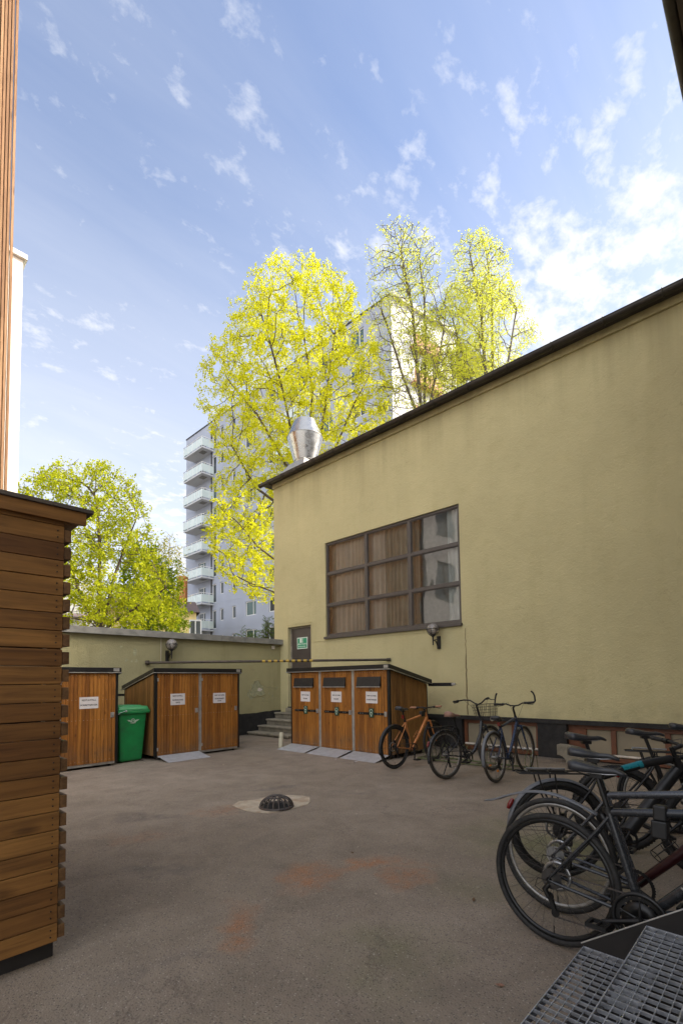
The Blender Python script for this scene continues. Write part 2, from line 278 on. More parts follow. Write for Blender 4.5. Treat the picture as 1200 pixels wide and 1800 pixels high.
# ------------------------------------------------------------------ mesh builder
class MB:
    def __init__(s): s.v = []; s.f = []; s.mi = []; s.sm = []
    def add(s, vs, fs, mi=0, sm=False):
        b = len(s.v); s.v += [tuple(v) for v in vs]; s.f += [tuple(i+b for i in f) for f in fs]; s.mi += [mi]*len(fs); s.sm += [sm]*len(fs); return s
    def box(s, x0, x1, y0, y1, z0, z1, mi=0, mat=None):
        vs = [(x, y, z) for x in (x0, x1) for y in (y0, y1) for z in (z0, z1)]
        if mat is not None: vs = [mat @ Vector(v) for v in vs]
        return s.add(vs, [(0, 1, 3, 2), (4, 6, 7, 5), (0, 4, 5, 1), (2, 3, 7, 6), (0, 2, 6, 4), (1, 5, 7, 3)], mi)
    def beam(s, p0, p1, w, h, mi=0, up=(0, 0, 1)):
        p0 = Vector(p0); p1 = Vector(p1); d = (p1-p0).normalized(); up = Vector(up)
        sd = d.cross(up)
        if sd.length < 1e-4: sd = d.cross(Vector((1, 0, 0)))
        sd.normalize(); u = sd.cross(d).normalized(); vs = []
        for p in (p0, p1):
            for a, b in ((-1, -1), (1, -1), (1, 1), (-1, 1)): vs.append(p+sd*(a*w/2)+u*(b*h/2))
        return s.add(vs, [(0, 3, 2, 1), (4, 5, 6, 7), (0, 1, 5, 4), (1, 2, 6, 5), (2, 3, 7, 6), (3, 0, 4, 7)], mi)
    def tube(s, pts, r, n=8, mi=0, cap=True, closed=False):
        pts = [Vector(p) for p in pts]; k = len(pts); rs = r if isinstance(r, (list, tuple)) else [r]*k
        vs = []; prev = None
        for i, p in enumerate(pts):
            a = pts[(i-1) % k] if (closed or i > 0) else p; b = pts[(i+1) % k] if (closed or i < k-1) else p
            d = (b-a); d = d.normalized() if d.length > 1e-9 else Vector((0, 0, 1))
            if prev is None:
                q = Vector((0, 0, 1)) if abs(d.z) < .9 else Vector((1, 0, 0)); u = d.cross(q).normalized()
            else:
                u = prev-d*prev.dot(d); u = u.normalized() if u.length > 1e-6 else d.orthogonal().normalized()
            prev = u; w = d.cross(u)
            for j in range(n):
                t = 2*pi*j/n; vs.append(p+(u*cos(t)+w*sin(t))*rs[i])
        fs = []; rng = k if closed else k-1
        for i in range(rng):
            for j in range(n):
                a = i*n+j; b = i*n+(j+1) % n; c = ((i+1) % k)*n+(j+1) % n; d = ((i+1) % k)*n+j; fs.append((a, d, c, b))
        s.add(vs, fs, mi, n > 4)
        if cap and not closed:
            s.add(vs[:n], [tuple(range(n))], mi); s.add(vs[-n:], [tuple(reversed(range(n)))], mi)
        return s
    def cyl(s, p0, p1, r0, r1=None, n=16, mi=0, cap=True): return s.tube([p0, p1], [r0, r0 if r1 is None else r1], n, mi, cap)
    def lathe(s, prof, axis=2, c=(0, 0, 0), n=32, mi=0, closed=False, sm=True, arc=2*pi):
        """profile: list of (radius, height)"""
        vs = []; full = abs(arc-2*pi) < 1e-6; nn = n if full else n+1
        for r, h in prof:
            for j in range(nn):
                t = arc*j/n; a, b = r*cos(t), r*sin(t)
                v = (a, b, h) if axis == 2 else ((a, h, b) if axis == 1 else (h, a, b))
                vs.append((v[0]+c[0], v[1]+c[1], v[2]+c[2]))
        fs = []; k = len(prof)
        for i in range(k if closed else k-1):
            for j in range(nn if full else nn-1):
                i2 = (i+1) % k; fs.append((i*nn+j, i*nn+(j+1) % nn, i2*nn+(j+1) % nn, i2*nn+j))
        return s.add(vs, fs, mi, sm)
    def torus(s, R, r, c=(0, 0, 0), axis=1, n=48, k=8, mi=0):
        return s.lathe([(R+r*cos(2*pi*i/k), r*sin(2*pi*i/k)) for i in range(k)], axis, c, n, mi, True)
    def prism(s, poly, z0, z1, axis=2, mi=0):
        n = len(poly)
        def P(a, b, h): return (a, b, h) if axis == 2 else ((a, h, b) if axis == 1 else (h, a, b))
        vs = [P(a, b, z0) for a, b in poly]+[P(a, b, z1) for a, b in poly]
        fs = [tuple(reversed(range(n))), tuple(range(n, 2*n))]+[(i, (i+1) % n, n+(i+1) % n, n+i) for i in range(n)]
        return s.add(vs, fs, mi)
    def sphere(s, c, r, n=20, k=12, mi=0, sz=1.):
        return s.lathe([(r*sin(pi*i/k)+1e-5, -r*cos(pi*i/k)*sz) for i in range(k+1)], 2, c, n, mi)
    def build(s, name, mat, parent=None, bev=0., loc=None, recalc=True, wn=False):
        me = bpy.data.meshes.new(name); me.from_pydata(s.v, [], s.f)
        mats = mat if isinstance(mat, (list, tuple)) else [mat]
        for x in mats: me.materials.append(MAT[x] if isinstance(x, str) else x)
        if len(mats) > 1: me.polygons.foreach_set('material_index', s.mi)
        me.polygons.foreach_set('use_smooth', s.sm)
        if recalc:
            import bmesh
            bm = bmesh.new(); bm.from_mesh(me); bmesh.ops.recalc_face_normals(bm, faces=bm.faces); bm.to_mesh(me); bm.free()
        me.update()
        o = bpy.data.objects.new(name, me); COL.objects.link(o)
        if parent is not None: o.parent = parent
        if loc is not None: o.location = loc
        if bev:
            b = o.modifiers.new('bevel', 'BEVEL'); b.width = bev; b.segments = 2; b.limit_method = 'ANGLE'; b.angle_limit = radians(40)
        return o
def tag(o, label=None, cat=None, group=None, kind=None):
    if label: o['label'] = label
    if cat: o['category'] = cat
    if group: o['group'] = group
    if kind: o['kind'] = kind
    return o
def thing(name, label, cat, loc=(0, 0, 0), rz=0., group=None, rot=None):
    o = bpy.data.objects.new(name, None); COL.objects.link(o); o.location = loc; o.rotation_euler = rot or (0, 0, rz)
    o.empty_display_size = .2
    return tag(o, label, cat, group)
def text(name, body, size, mat, parent, M4, bold=.0, ext=.0005, align='CENTER', sx=1.):
    c = bpy.data.curves.new(name, 'FONT'); c.body = body; c.size = size; c.align_x = align; c.align_y = 'CENTER'; c.offset = bold; c.extrude = ext; c.resolution_u = 2
    to = bpy.data.objects.new(name, c); COL.objects.link(to)
    dg = bpy.context.evaluated_depsgraph_get(); dg.update()
    me = bpy.data.meshes.new_from_object(to.evaluated_get(dg)); bpy.data.objects.remove(to); bpy.data.curves.remove(c)
    me.transform(M4 @ Matrix.Diagonal((sx, 1, 1, 1))); me.materials.clear(); me.materials.append(MAT[mat])
    o = bpy.data.objects.new(name, me); COL.objects.link(o); o.parent = parent; return o
def basis(o, x, y):                                  # matrix whose local X,Y run along x,y at o
    x = Vector(x).normalized(); y = Vector(y).normalized(); z = x.cross(y)
    mm = Matrix((x, y, z)).transposed().to_4x4(); mm.translation = Vector(o); return mm
def struct(o): o['kind'] = 'structure'; return o
def empty_part(name, parent, loc=(0, 0, 0)):
    o = bpy.data.objects.new(name, None); COL.objects.link(o); o.parent = parent; o.location = loc; o.empty_display_size = .1; return o
# ------------------------------------------------------------------ the ground
MB().add([(-250, -250, 0), (250, -250, 0), (250, 250, 0), (-250, 250, 0)], [(0, 1, 2, 3)]).build('ground', 'asphalt')['kind'] = 'structure'

# ------------------------------------------------------------------ wall plane with openings (faces -X or -Y)
def wallpanel(mb, cu, cv, holes, depth, P, mi=0):
    """front face in (u,v) split on cuts, holes = (u0,u1,v0,v1); P(u,v,w) -> point, w = depth behind the face"""
    cu = sorted(set(cu+[h[0] for h in holes]+[h[1] for h in holes])); cv = sorted(set(cv+[h[2] for h in holes]+[h[3] for h in holes]))
    idx = {}
    def V(u, v):
        if (u, v) not in idx: idx[(u, v)] = len(mb.v); mb.v.append(tuple(P(u, v, 0)))
        return idx[(u, v)]
    for i in range(len(cu)-1):
        for j in range(len(cv)-1):
            uc = (cu[i]+cu[i+1])/2; vc = (cv[j]+cv[j+1])/2
            if any(h[0] < uc < h[1] and h[2] < vc < h[3] for h in holes): continue
            mb.f.append((V(cu[i], cv[j]), V(cu[i+1], cv[j]), V(cu[i+1], cv[j+1]), V(cu[i], cv[j+1]))); mb.mi.append(mi); mb.sm.append(False)
    for u0, u1, v0, v1 in holes:
        c = [(u0, v0), (u1, v0), (u1, v1), (u0, v1)]
        for k in range(4):
            a, b = c[k], c[(k+1) % 4]
            mb.add([P(*a, 0), P(*b, 0), P(*b, depth), P(*a, depth)], [(0, 1, 2, 3)], mi)

# ------------------------------------------------------------------ the yellow building
YX, YE, YT = 9.05, 11.48, 7.52
yb = thing('yellow_building', 'tall plain mustard stucco building with one large nine pane window', 'building', (YX, 0, 0))
w = MB(); PX = lambda u, v, ww: (ww, u, v)
WIN = (5.14, 9.25, 2.66, 5.23); DOOR = (9.85, 10.85, .74, 3.05)
BW = [(.9, 3.10, 0, .62), (3.62, 5.2, 0, .62)]
wallpanel(w, [-3., YE], [.70, YT], [WIN, DOOR], .16, PX)
w.box(0, 10, YE-.001, YE, 0, YT) if False else None
w.add([(0, YE, 0), (10, YE, 0), (10, YE, YT), (0, YE, YT)], [(0, 1, 2, 3)])
w.add([(0, YE, 0), (0, 11.2, 0), (0, 11.2, .7), (0, YE, .7)], [(0, 1, 2, 3)])
w.add([(0, 9.8, 0), (0, 11.2, 0), (0, 11.2, .7), (0, 9.8, .7)], [(0, 1, 2, 3)])
w.add([(10, -3, 0), (10, YE, 0), (10, YE, YT), (10, -3, YT)], [(0, 1, 2, 3)])
w.build('wall', 'stucco', yb, recalc=False)
w = MB(); wallpanel(w, [-3., 9.8], [0, .705], BW, .17, lambda u, v, ww: (ww-.006, u, v)); 
w.box(-.03, -.004, -3, 9.8, .625, .70); w.build('plinth', 'black_paint', yb, recalc=False)
# slim moulding and cable lines on the stucco
w = MB(); 
w.beam((-.006, 9.83, 2.56), (-.006, 5.78, 2.52), .012, .014); w.beam((-.006, 9.80, 2.56), (-.006, 9.80, 3.12), .012, .014); w.beam((-.006, 9.80, 3.12), (-.006, 10.9, 3.12), .012, .014)
w.beam((-.006, 5.86, 2.52), (-.006, 5.86, 2.13), .012, .012, up=(0, 1, 0)); w.beam((-.006, 5.86, 2.13), (-.006, 5.72, 2.13), .01, .01)
w.build('cable_conduit', 'stucco', yb)
w = MB(); rr = random.Random(3); z = .72; y = 5.06; pts = []
while z < 2.62: pts.append((-.002, y+rr.uniform(-.012, .012), z)); z += rr.uniform(.05, .11)
w.tube(pts, [.006 if p[2] > 1.9 else .013 for p in pts], 4); w.build('wall_joint', simple('joint_rust', L(.16, .12, .055), .9, 0, .3, 20), yb)
# roof, soffit, gutter with straps
w = MB(); w.add([(-.22, -3, YT+.06), (-.22, YE+.3, YT+.06), (5.5, YE+.3, YT+1.1), (5.5, -3, YT+1.1)], [(0, 1, 2, 3)])
w.add([(5.5, -3, YT+1.1), (5.5, YE+.3, YT+1.1), (10.2, YE+.3, YT+.1), (10.2, -3, YT+.1)], [(0, 1, 2, 3)])
w.box(-.20, .0, -3, YE+.22, YT-.0, YT+.05); w.box(-.05, 0.0, -3, YE, YT-.14, YT-.002, 1); w.box(-.20, 10.2, YE+.02, YE+.28, YT-.02, YT+.055)
w.build('roof', ['roof_dark', 'stucco'], yb, recalc=False)
w = MB(); GX, GZ = -.27, YT+.0
prof = [(GX+.075*cos(a), GZ+.075*sin(a)) for a in [pi+pi*i/8 for i in range(9)]]
prof2 = [(GX+.068*cos(a), GZ+.068*sin(a)) for a in [2*pi-pi*i/8 for i in range(9)]]
poly = prof+prof2
for k in range(len(poly)):
    a, b = poly[k], poly[(k+1) % len(poly)]; w.add([(a[0], -3, a[1]), (b[0], -3, b[1]), (b[0], YE+.33, b[1]), (a[0], YE+.33, a[1])], [(0, 1, 2, 3)])
w.prism([(GX+.08*cos(a), GZ+.08*sin(a)) for a in [pi+pi*i/8 for i in range(9)]], YE+.33, YE+.335, 1)
w.tube([(GX-.075, -3, GZ+.004), (GX-.075, YE+.33, GZ+.004)], .010, 8)
g = w.build('gutter', 'gutter', yb)
for i, yy in enumerate([-.4, .45, 1.3, 2.15, 3.0, 3.85, 4.7, 5.5, 6.3, 7.1, 7.85, 8.6, 9.35, 10.05, 10.7, 11.35]):
    w = MB(); w.tube([(GX+.082*cos(a), yy, GZ+.082*sin(a)) for a in [pi*.92+pi*1.1*i/10 for i in range(11)]], .009, 6); w.build('gutter_strap', 'gutter', yb)
# the big window: frame, mullions, nine panes, curtains behind
def bigwindow():
    y0, y1, z0, z1 = WIN; x = .07
    w = MB(); t = .055
    w.box(x-.03, x+.05, y0, y1, z1-t, z1); w.box(x-.03, x+.05, y0, y1, z0+.0, z0+t); w.box(x-.03, x+.05, y0, y0+t, z0+t, z1-t); w.box(x-.03, x+.05, y1-t, y1, z0+t, z1-t)
    for yy in (6.48, 7.82): w.box(x-.035, x+.045, yy-.045, yy+.045, z0+t, z1-t)
    hs = (z1-z0)/3
    ys = [y0+t, 6.48-.045, 6.48+.045, 7.82-.045, 7.82+.045, y1-t]
    for k in (1, 2):
        for c in range(3): w.box(x-.033, x+.04, ys[2*c], ys[2*c+1], z0+hs*k-.035, z0+hs*k+.035)
    f = w.build('window_frame', 'frame_brown', yb, .004)
    w = MB(); w.box(-.07, x-.032, y0-.02, y1+.02, z0-.07, z0-.005); w.build('sill', 'frame_brown', yb, .006)
    zz = [z0+t, z0+hs-.035, z0+hs+.035, z0+2*hs-.035, z0+2*hs+.035, z1-t]
    for c in range(3):
        for r in range(3):
            a, b, e, d = ys[2*c]+.004, ys[2*c+1]-.004, zz[2*r]+.004, zz[2*r+1]-.004
            g = MB(); g.add([(x, a, e), (x, b, e), (x, b, d), (x, a, d)], [(3, 2, 1, 0)]); o = g.build('pane', 'glass', f, recalc=False)
            o.data.transform(Matrix.Translation((0, 0, 0)))
            bd = MB(); q = .018
            bd.box(x-.012, x-.002, a, b, e, e+q); bd.box(x-.012, x-.002, a, b, d-q, d); bd.box(x-.012, x-.002, a, a+q, e+q, d-q); bd.box(x-.012, x-.002, b-q, b, e+q, d-q)
            bd.build('glazing_bead', 'frame_brown', f)
    def curtain(name, ya, yb_, mat, amp=.03, per=.11, xx=.22, za=z0-.1, zb=z1+.1):
        g = MB(); n = int((yb_-ya)/.012); vs = []; rr = random.Random(int(ya*100)); ph = 0
        for i in range(n+1):
            ph += .012*2*pi/(per*(1+.3*sin(i*.07)))
            yy = ya+(yb_-ya)*i/n; o = amp*sin(ph)
            vs += [(xx+o, yy, za), (xx+o*.7+.01*sin(yy*9), yy, zb)]
        g.add(vs, [(2*i, 2*i+2, 2*i+3, 2*i+1) for i in range(n)], 0, True); return g.build(name, mat, yb, recalc=False)
    curtain('curtain', 7.35, 9.0, 'curtain', .05, .15)
    curtain('curtain', 6.35, 7.35, 'curtain_green', .05, .15, .26)
    curtain('curtain', 5.2, 5.55, 'curtain_white', .03, .12, .2)
    curtain('curtain', 9.0, 9.3, 'curtain_green', .03, .12, .26)
    g = MB(); g.box(.4, 3.2, 4.6, 9.7, 2.3, 5.6); g.build('room', simple('room_wall', L(.30, .27, .24), .9), yb, recalc=False)
bigwindow()
# door with reveal, frame, sign
w = MB(); y0, y1, z0, z1 = DOOR
w.box(.10, .15, y0, y0+.05, z0, z1); w.box(.10, .15, y1-.05, y1, z0, z1); w.box(.10, .15, y0+.05, y1-.05, z1-.05, z1)
w.box(.005, .02, y1-.0, y1+.0, z0, z1) if False else None
w.build('door_frame', 'stone', yb)
w = MB(); w.box(.12, .145, y0+.055, y1-.055, z0+.01, z1-.055); dr = w.build('door', 'door_brown', yb)
w = MB(); w.box(.08, .119, y0+.12, y0+.15, 1.72, 1.75); w.box(.07, .085, y0+.12, y0+.26, 1.715, 1.745); w.build('door_handle', 'alu', dr)
sg = MB(); sg.box(.108, .1195, 10.12, 10.56, 2.40, 2.73); sgn = sg.build('exit_sign', 'sign_white', yb)
s2 = MB(); s2.box(.105, .1075, 10.145, 10.535, 2.425, 2.705); s2.build('sign_face', 'sign_green', sgn)
s3 = MB(); s3.box(.102, .1045, 10.35, 10.44, 2.575, 2.70); s3.box(.102, .1045, 10.31, 10.325, 2.60, 2.70); s3.box(.102, .1045, 10.30, 10.335, 2.58, 2.60); s3.build('pictogram', 'sign_white', sgn)
Mx = lambda y, z, x=.1035: basis((x, y, z), (0, -1, 0), (0, 0, 1))
text('lettering', 'NØDUTGANG', .062, 'sign_white', sgn, Mx(10.34, 2.535), .001)
text('lettering', 'MÅ IKKE SPERRES', .042, 'sign_white', sgn, Mx(10.34, 2.465), .001)
w = MB(); w.box(-.02, .12, y0, y1, z0-.06, z0-.002); w.build('threshold', 'black_paint', yb)
# basement windows behind the recess
def basement(ya, yb2):
    w = MB(); x = .10; t = .07; ym = (ya+yb2)/2
    if yb2-ya > 1.9:
        w.box(x, x+.06, ya, yb2, .545, .62); 
        for a in (ya, 2.33, 1.55): w.box(x-.004, x+.056, a, a+t+.01, .08, .545)
        w.box(x-.004, x+.056, yb2-.30, yb2-.22, .08, .545); w.box(x-.004, x+.056, ya+.001, yb2, .0, .0795); w.box(x+.004, x+.05, yb2-.22, yb2, .08, .545)
    else:
        w.box(x, x+.06, ya, yb2, .545, .62); w.box(x-.004, x+.056, ya, ya+t, .08, .545); w.box(x-.004, x+.056, ya+.45, ya+.55, .08, .545); w.box(x-.004, x+.056, yb2-t, yb2, .08, .545); w.box(x-.004, x+.056, ya, yb2, 0, .0795)
    f = w.build('basement_window', 'basement_frame', yb, .004)
    g = MB(); g.add([(x+.045, ya, 0), (x+.045, yb2, 0), (x+.045, yb2, .6), (x+.045, ya, .6)], [(0, 1, 2, 3)]); g.build('panel', 'basement_panel', f)
    g = MB(); g.tube([(x-.0, ya+.02, .115), (x-.0, yb2-.02, .115)], .022, 10); g.build('sill_rail', 'sill_white', f)
for a in BW: basement(a[0], a[1])

# exhaust hood on the roof
hd = thing('exhaust_hood', 'shiny steel double cone ventilation hood on the roof edge of the mustard building', 'roof vent', (10.25, 11.35, 8.52))
w = MB(); w.lathe([(.35, .0), (.35, .05), (.365, .07)], n=40); w.lathe([(.365, .07), (.58, .86)], n=48); w.lathe([(.585, .865), (.36, 1.42)], n=48); w.lathe([(.36, 1.42), (.345, 1.42), (.56, .88)], n=48)
w.build('cowl', 'steel_hood', hd)
w = MB(); w.torus(.585, .009, (0, 0, .865), 2, 48, 6); w.build('seam_ring', 'galv', hd); w = MB(); w.torus(.355, .007, (0, 0, 1.42), 2, 48, 6); w.build('seam_ring', 'galv', hd); w = MB(); w.torus(.365, .010, (0, 0, .07), 2, 40, 6); w.build('seam_ring', 'galv', hd)
w = MB(); a, b = .80, .37
w.add([(-a, -a, -.62), (a, -a, -.62), (a, a, -.62), (-a, a, -.62), (-b, -b, .0), (b, -b, .0), (b, b, .0), (-b, b, .0)], [(0, 1, 5, 4), (1, 2, 6, 5), (2, 3, 7, 6), (3, 0, 4, 7), (4, 5, 6, 7)])
w.box(-.64, .64, -.64, .64, -1.1, -.62); w.build('base', 'galv', hd)

# ------------------------------------------------------------------ back garden wall
gw = thing('garden_wall', 'low olive stucco wall with metal coping closing the far end of the yard', 'wall', (0, 11.2, 0))
w = MB(); wallpanel(w, [-12., 9.05], [0, 2.6], [], .1, lambda u, v, ww: (u, ww, v)); w.add([(-12, .25, 0), (9.05, .25, 0), (9.05, .25, 2.6), (-12, .25, 2.6)], [(0, 1, 2, 3)])
w.build('wall', 'stucco_back', gw, recalc=False)
w = MB(); rr = random.Random(5); us = [-12+.12*i for i in range(int(21.05/.12)+1)]+[9.045]
top = [.60+rr.uniform(-.012, .012)+.02*sin(u*3) for u in us]
for i in range(len(us)-1): w.add([(us[i], -.012, 0), (us[i+1], -.012, 0), (us[i+1], -.012, top[i+1]), (us[i], -.012, top[i]), (us[i+1], 0, top[i+1]), (us[i], 0, top[i])], [(0, 1, 2, 3), (3, 2, 4, 5)])
w.build('plinth', 'black_paint', gw)
w = MB()
for a, b in ((-12, -2.8), (-2.795, .2), (.205, 3.2), (3.205, 6.7), (6.705, 9.04)):
    w.add([(a, -.14, 2.56), (b, -.14, 2.56), (b, -.14, 2.705), (a, -.14, 2.705), (b, .32, 2.76), (a, .32, 2.76), (b, .32, 2.60), (a, .32, 2.60)], [(0, 1, 2, 3), (3, 2, 4, 5), (5, 4, 6, 7), (7, 6, 1, 0), (0, 3, 5, 7), (1, 6, 4, 2)])
w.build('coping', 'coping', gw)
# flaked plaster: shallow patch with ragged edge
def patch(cx, cz, rx, rz, seed, mat, y=-.004, par=gw, n=26, jag=.28):
    rr = random.Random(seed); vs = [(cx, y, cz)]
    for i in range(n):
        a = 2*pi*i/n; k = 1+rr.uniform(-jag, jag); vs.append((cx+rx*k*cos(a), y, cz+rz*k*sin(a)))
    o = MB(); o.add(vs, [(0, 1+i, 1+(i+1) % n) for i in range(n)]); return o, vs
o, vs = patch(8.2, 1.26, .27, .21, 4, 0); o.build('bare_patch', 'bare_plaster', gw)
w = MB(); w.tube([(v[0], -.006, v[2]) for v in vs[1:]], .012, 5, closed=True); w.build('patch_rim', 'stucco_back', gw)
o, vs = patch(7.98, 1.12, .12, .14, 9, 0, -.007); o.build('bare_patch', 'bare_plaster', gw)
o, vs = patch(8.28, 1.24, .08, .05, 12, 0, -.010); o.build('bare_patch', 'sill_white', gw)
o, vs = patch(4.72, 2.2, .045, .09, 14, 0); o.build('bare_patch', 'bare_plaster', gw)
for k, (x, z) in enumerate(((7.55, 1.52), (8.75, 1.05), (8.62, 1.12), (4.52, 1.99), (4.4, 2.30), (8.4, .98), (8.9, 1.3), (4.75, 1.985), (4.65, 1.98))):
    o, vs = patch(x, z, .03, .035, 20+k, 0, n=9, jag=.5); o.build('bare_patch', 'bare_plaster', gw)
w = MB()
for seed, st in ((1, (8.45, 1.28)), (2, (8.6, .95)), (3, (8.3, .9))):
    rr = random.Random(seed); x, z = st; pts = []
    for i in range(9): pts.append((x, -.003, z)); x += rr.uniform(.03, .08); z += rr.uniform(-.05, .06)
    w.tube(pts, .004, 4)
w.build('crack', 'bare_plaster', gw)
w = MB(); w.beam((5.35, -.004, 2.55), (5.35, -.004, 1.98), .008, .008, up=(0, 1, 0)); w.build('cable', 'sill_white', gw)
w = MB(); w.box(8.72, 8.80, -.05, 0, 2.42, 2.52); w.build('cable_box', 'sill_white', gw, .004)

# ------------------------------------------------------------------ stone steps to the door
st = thing('stone_steps', 'worn stone steps rising to the brown door in the corner of the yard', 'steps', (7.85, 11.2, 0))
spec = [(7.87, .09), (8.22, .24), (8.52, .40), (8.82, .57)]
for i, (x0, z1) in enumerate(spec):
    w = MB(); zb = 0 if i == 0 else spec[i-1][1]+.0
    x1 = spec[i+1][0]+.03 if i < 3 else 9.045
    w.box(x0-7.85, 9.04-7.85-.0, -1.75, -.0-.016, zb+.001, z1-.05); 
    w.box(x0-7.85-.035, x1-7.85, -1.78, -.014-.0, z1-.05, z1)
    w.build('step', 'stone', st, .012)
w = MB(); w.box(8.98-7.85, 9.2-7.85, -1.4, -.30, .57, .70); w.build('step', 'stone', st, .01)

# ------------------------------------------------------------------ wall lamps
def lamp(name, label, loc, rz):
    t = thing(name, label, 'wall lamp', loc, rz, 'globe lamps on the yard walls')     # local -X is away from the wall
    w = MB(); w.box(-.045, 0, -.04, .04, -.15, .13); w.box(-.06, -.045, -.028, .028, -.13, .11); w.build('bracket', 'black_metal', t, .008)
    w = MB(); w.tube([(-.05, 0, -.09), (-.09, 0, -.05), (-.13, 0, .0), (-.19, 0, .03), (-.235, 0, .02), (-.25, 0, .05)], [.014, .016, .013, .012, .013, .014], 10)
    w.tube([(-.05, 0, .04), (-.12, 0, .055), (-.20, 0, .035)], .009, 8); w.cyl((-.25, 0, -.06), (-.25, 0, .10), .012, .02, 10); w.sphere((-.25, 0, -.065), .016, 10, 6); w.build('arm', 'black_metal', t)
    w = MB(); c = (-.25, 0, .27); w.torus(.135, .008, (c[0], 0, c[2]), 2, 32, 6); w.lathe([(.02, -.17), (.045, -.15), (.055, -.12), (.05, -.12)], 2, c, 20)
    for k in range(6):
        a = pi/3*k+.3; w.tube([(c[0]+.135*cos(u)*cos(a), .135*cos(u)*sin(a), c[2]-.15*sin(u)) for u in (0, .3, .6, .9, 1.2)], .007, 6)
    w.build('basket', 'black_metal', t)
    w = MB(); w.sphere(c, .126, 28, 18); w.build('globe', 'globe', t)
    w = MB(); w.cyl((c[0], 0, c[2]-.10), (c[0], 0, c[2]-.05), .022, .02, 12); w.sphere((c[0], 0, c[2]-.015), .036, 14, 8, sz=1.3); w.build('bulb', 'win_white', t)
lamp('wall_lamp', 'globe lamp in black basket on the mustard wall under the big window', (YX, 5.70, 2.28), 0)
lamp('wall_lamp', 'globe lamp in black basket on the olive garden wall above the dark pole', (5.50, 11.2, 2.13), radians(90))

# long pole across the corner
pb = thing('barrier_pole', 'long dark pole with black and yellow striped tape spanning the yard corner', 'pole', (0, 0, 1.95))
A = Vector((4.98, 11.19, 0)); B = Vector((9.04, 7.05, 0)); dd = (B-A).normalized()
w = MB(); w.tube([A, B], .030, 14); w.cyl(A-dd*.0, A+dd*.07, .055, .055, 14); w.cyl(B-dd*.09, B, .042, .042, 14); w.build('bar', simple('pole_metal', L(.075, .058, .042), .5, .5, .3, 10, dirt=L(.03, .025, .02)), pb)
for k in range(9):
    s0 = 2.75+k*.14; w = MB(); p = A+dd*s0; w.cyl(p, p+dd*.075, .0315, .0315, 14); w.build('tape_stripe', 'yellow_tape', pb)

# ------------------------------------------------------------------ drain dome and its concrete collar
cp = MB(); outl = [pl(x, y, 2, 0) for x, y in ((408, 1417), (420, 1409), (450, 1406), (478, 1400), (505, 1398), (530, 1399), (544, 1402), (545, 1407), (541, 1415), (523, 1420), (500, 1425), (470, 1430), (448, 1429), (425, 1423))]
rr = random.Random(2); o2 = []
for i in range(len(outl)):
    a, b = outl[i], outl[(i+1) % len(outl)]
    for k in range(3): p = a.lerp(b, k/3); o2.append((p.x+rr.uniform(-.01, .01), p.y+rr.uniform(-.01, .01)))
cp.prism(o2, -.02, .006); cpo = cp.build('concrete_collar', 'concrete'); tag(cpo, 'irregular pale concrete patch around the iron drain dome', 'concrete patch')
cpo['kind'] = 'structure'
c0 = pl(486, 1419, 2, 0)
dn = thing('drain_dome', 'ribbed cast iron drain dome on pale concrete in the middle of the yard', 'drain', (c0.x, c0.y, 0))
w = MB(); R = .188; Hh = .118
w.lathe([(R+.012, .004), (R+.016, .014), (R+.008, .026), (R-.01, .026), (R-.012, .004)], n=40)
prof = lambda u: (R*cos(u)**.8 if u < pi/2-.01 else 0, Hh*sin(u))
for k in range(18):
    a = 2*pi*k/18; pts = []
    for i in range(8):
        u = i/7*1.12; r = R*cos(u); z = .015+Hh*sin(u)**.9 if u > 0 else .015; pts.append((r*cos(a), r*sin(a), z))
    w.tube(pts, [.0085]*8, 6)
w.torus(R*cos(1.12), .011, (0, 0, .015+Hh*sin(1.12)**.9), 2, 32, 6)
for k in range(8):
    a = 2*pi*k/8; r = R*cos(1.12); w.tube([(r*cos(a), r*sin(a), .015+Hh*.905), (.02*cos(a), .02*sin(a), .02+Hh)], .009, 6)
w.lathe([(.035, .012+Hh), (.03, .028+Hh), (.0001, .03+Hh)], n=16)
w.build('dome', 'cast_iron', dn)
w = MB(); w.lathe([(.0001, .008), (R-.02, .008)], n=32); w.build('shaft', 'dark_void', dn)

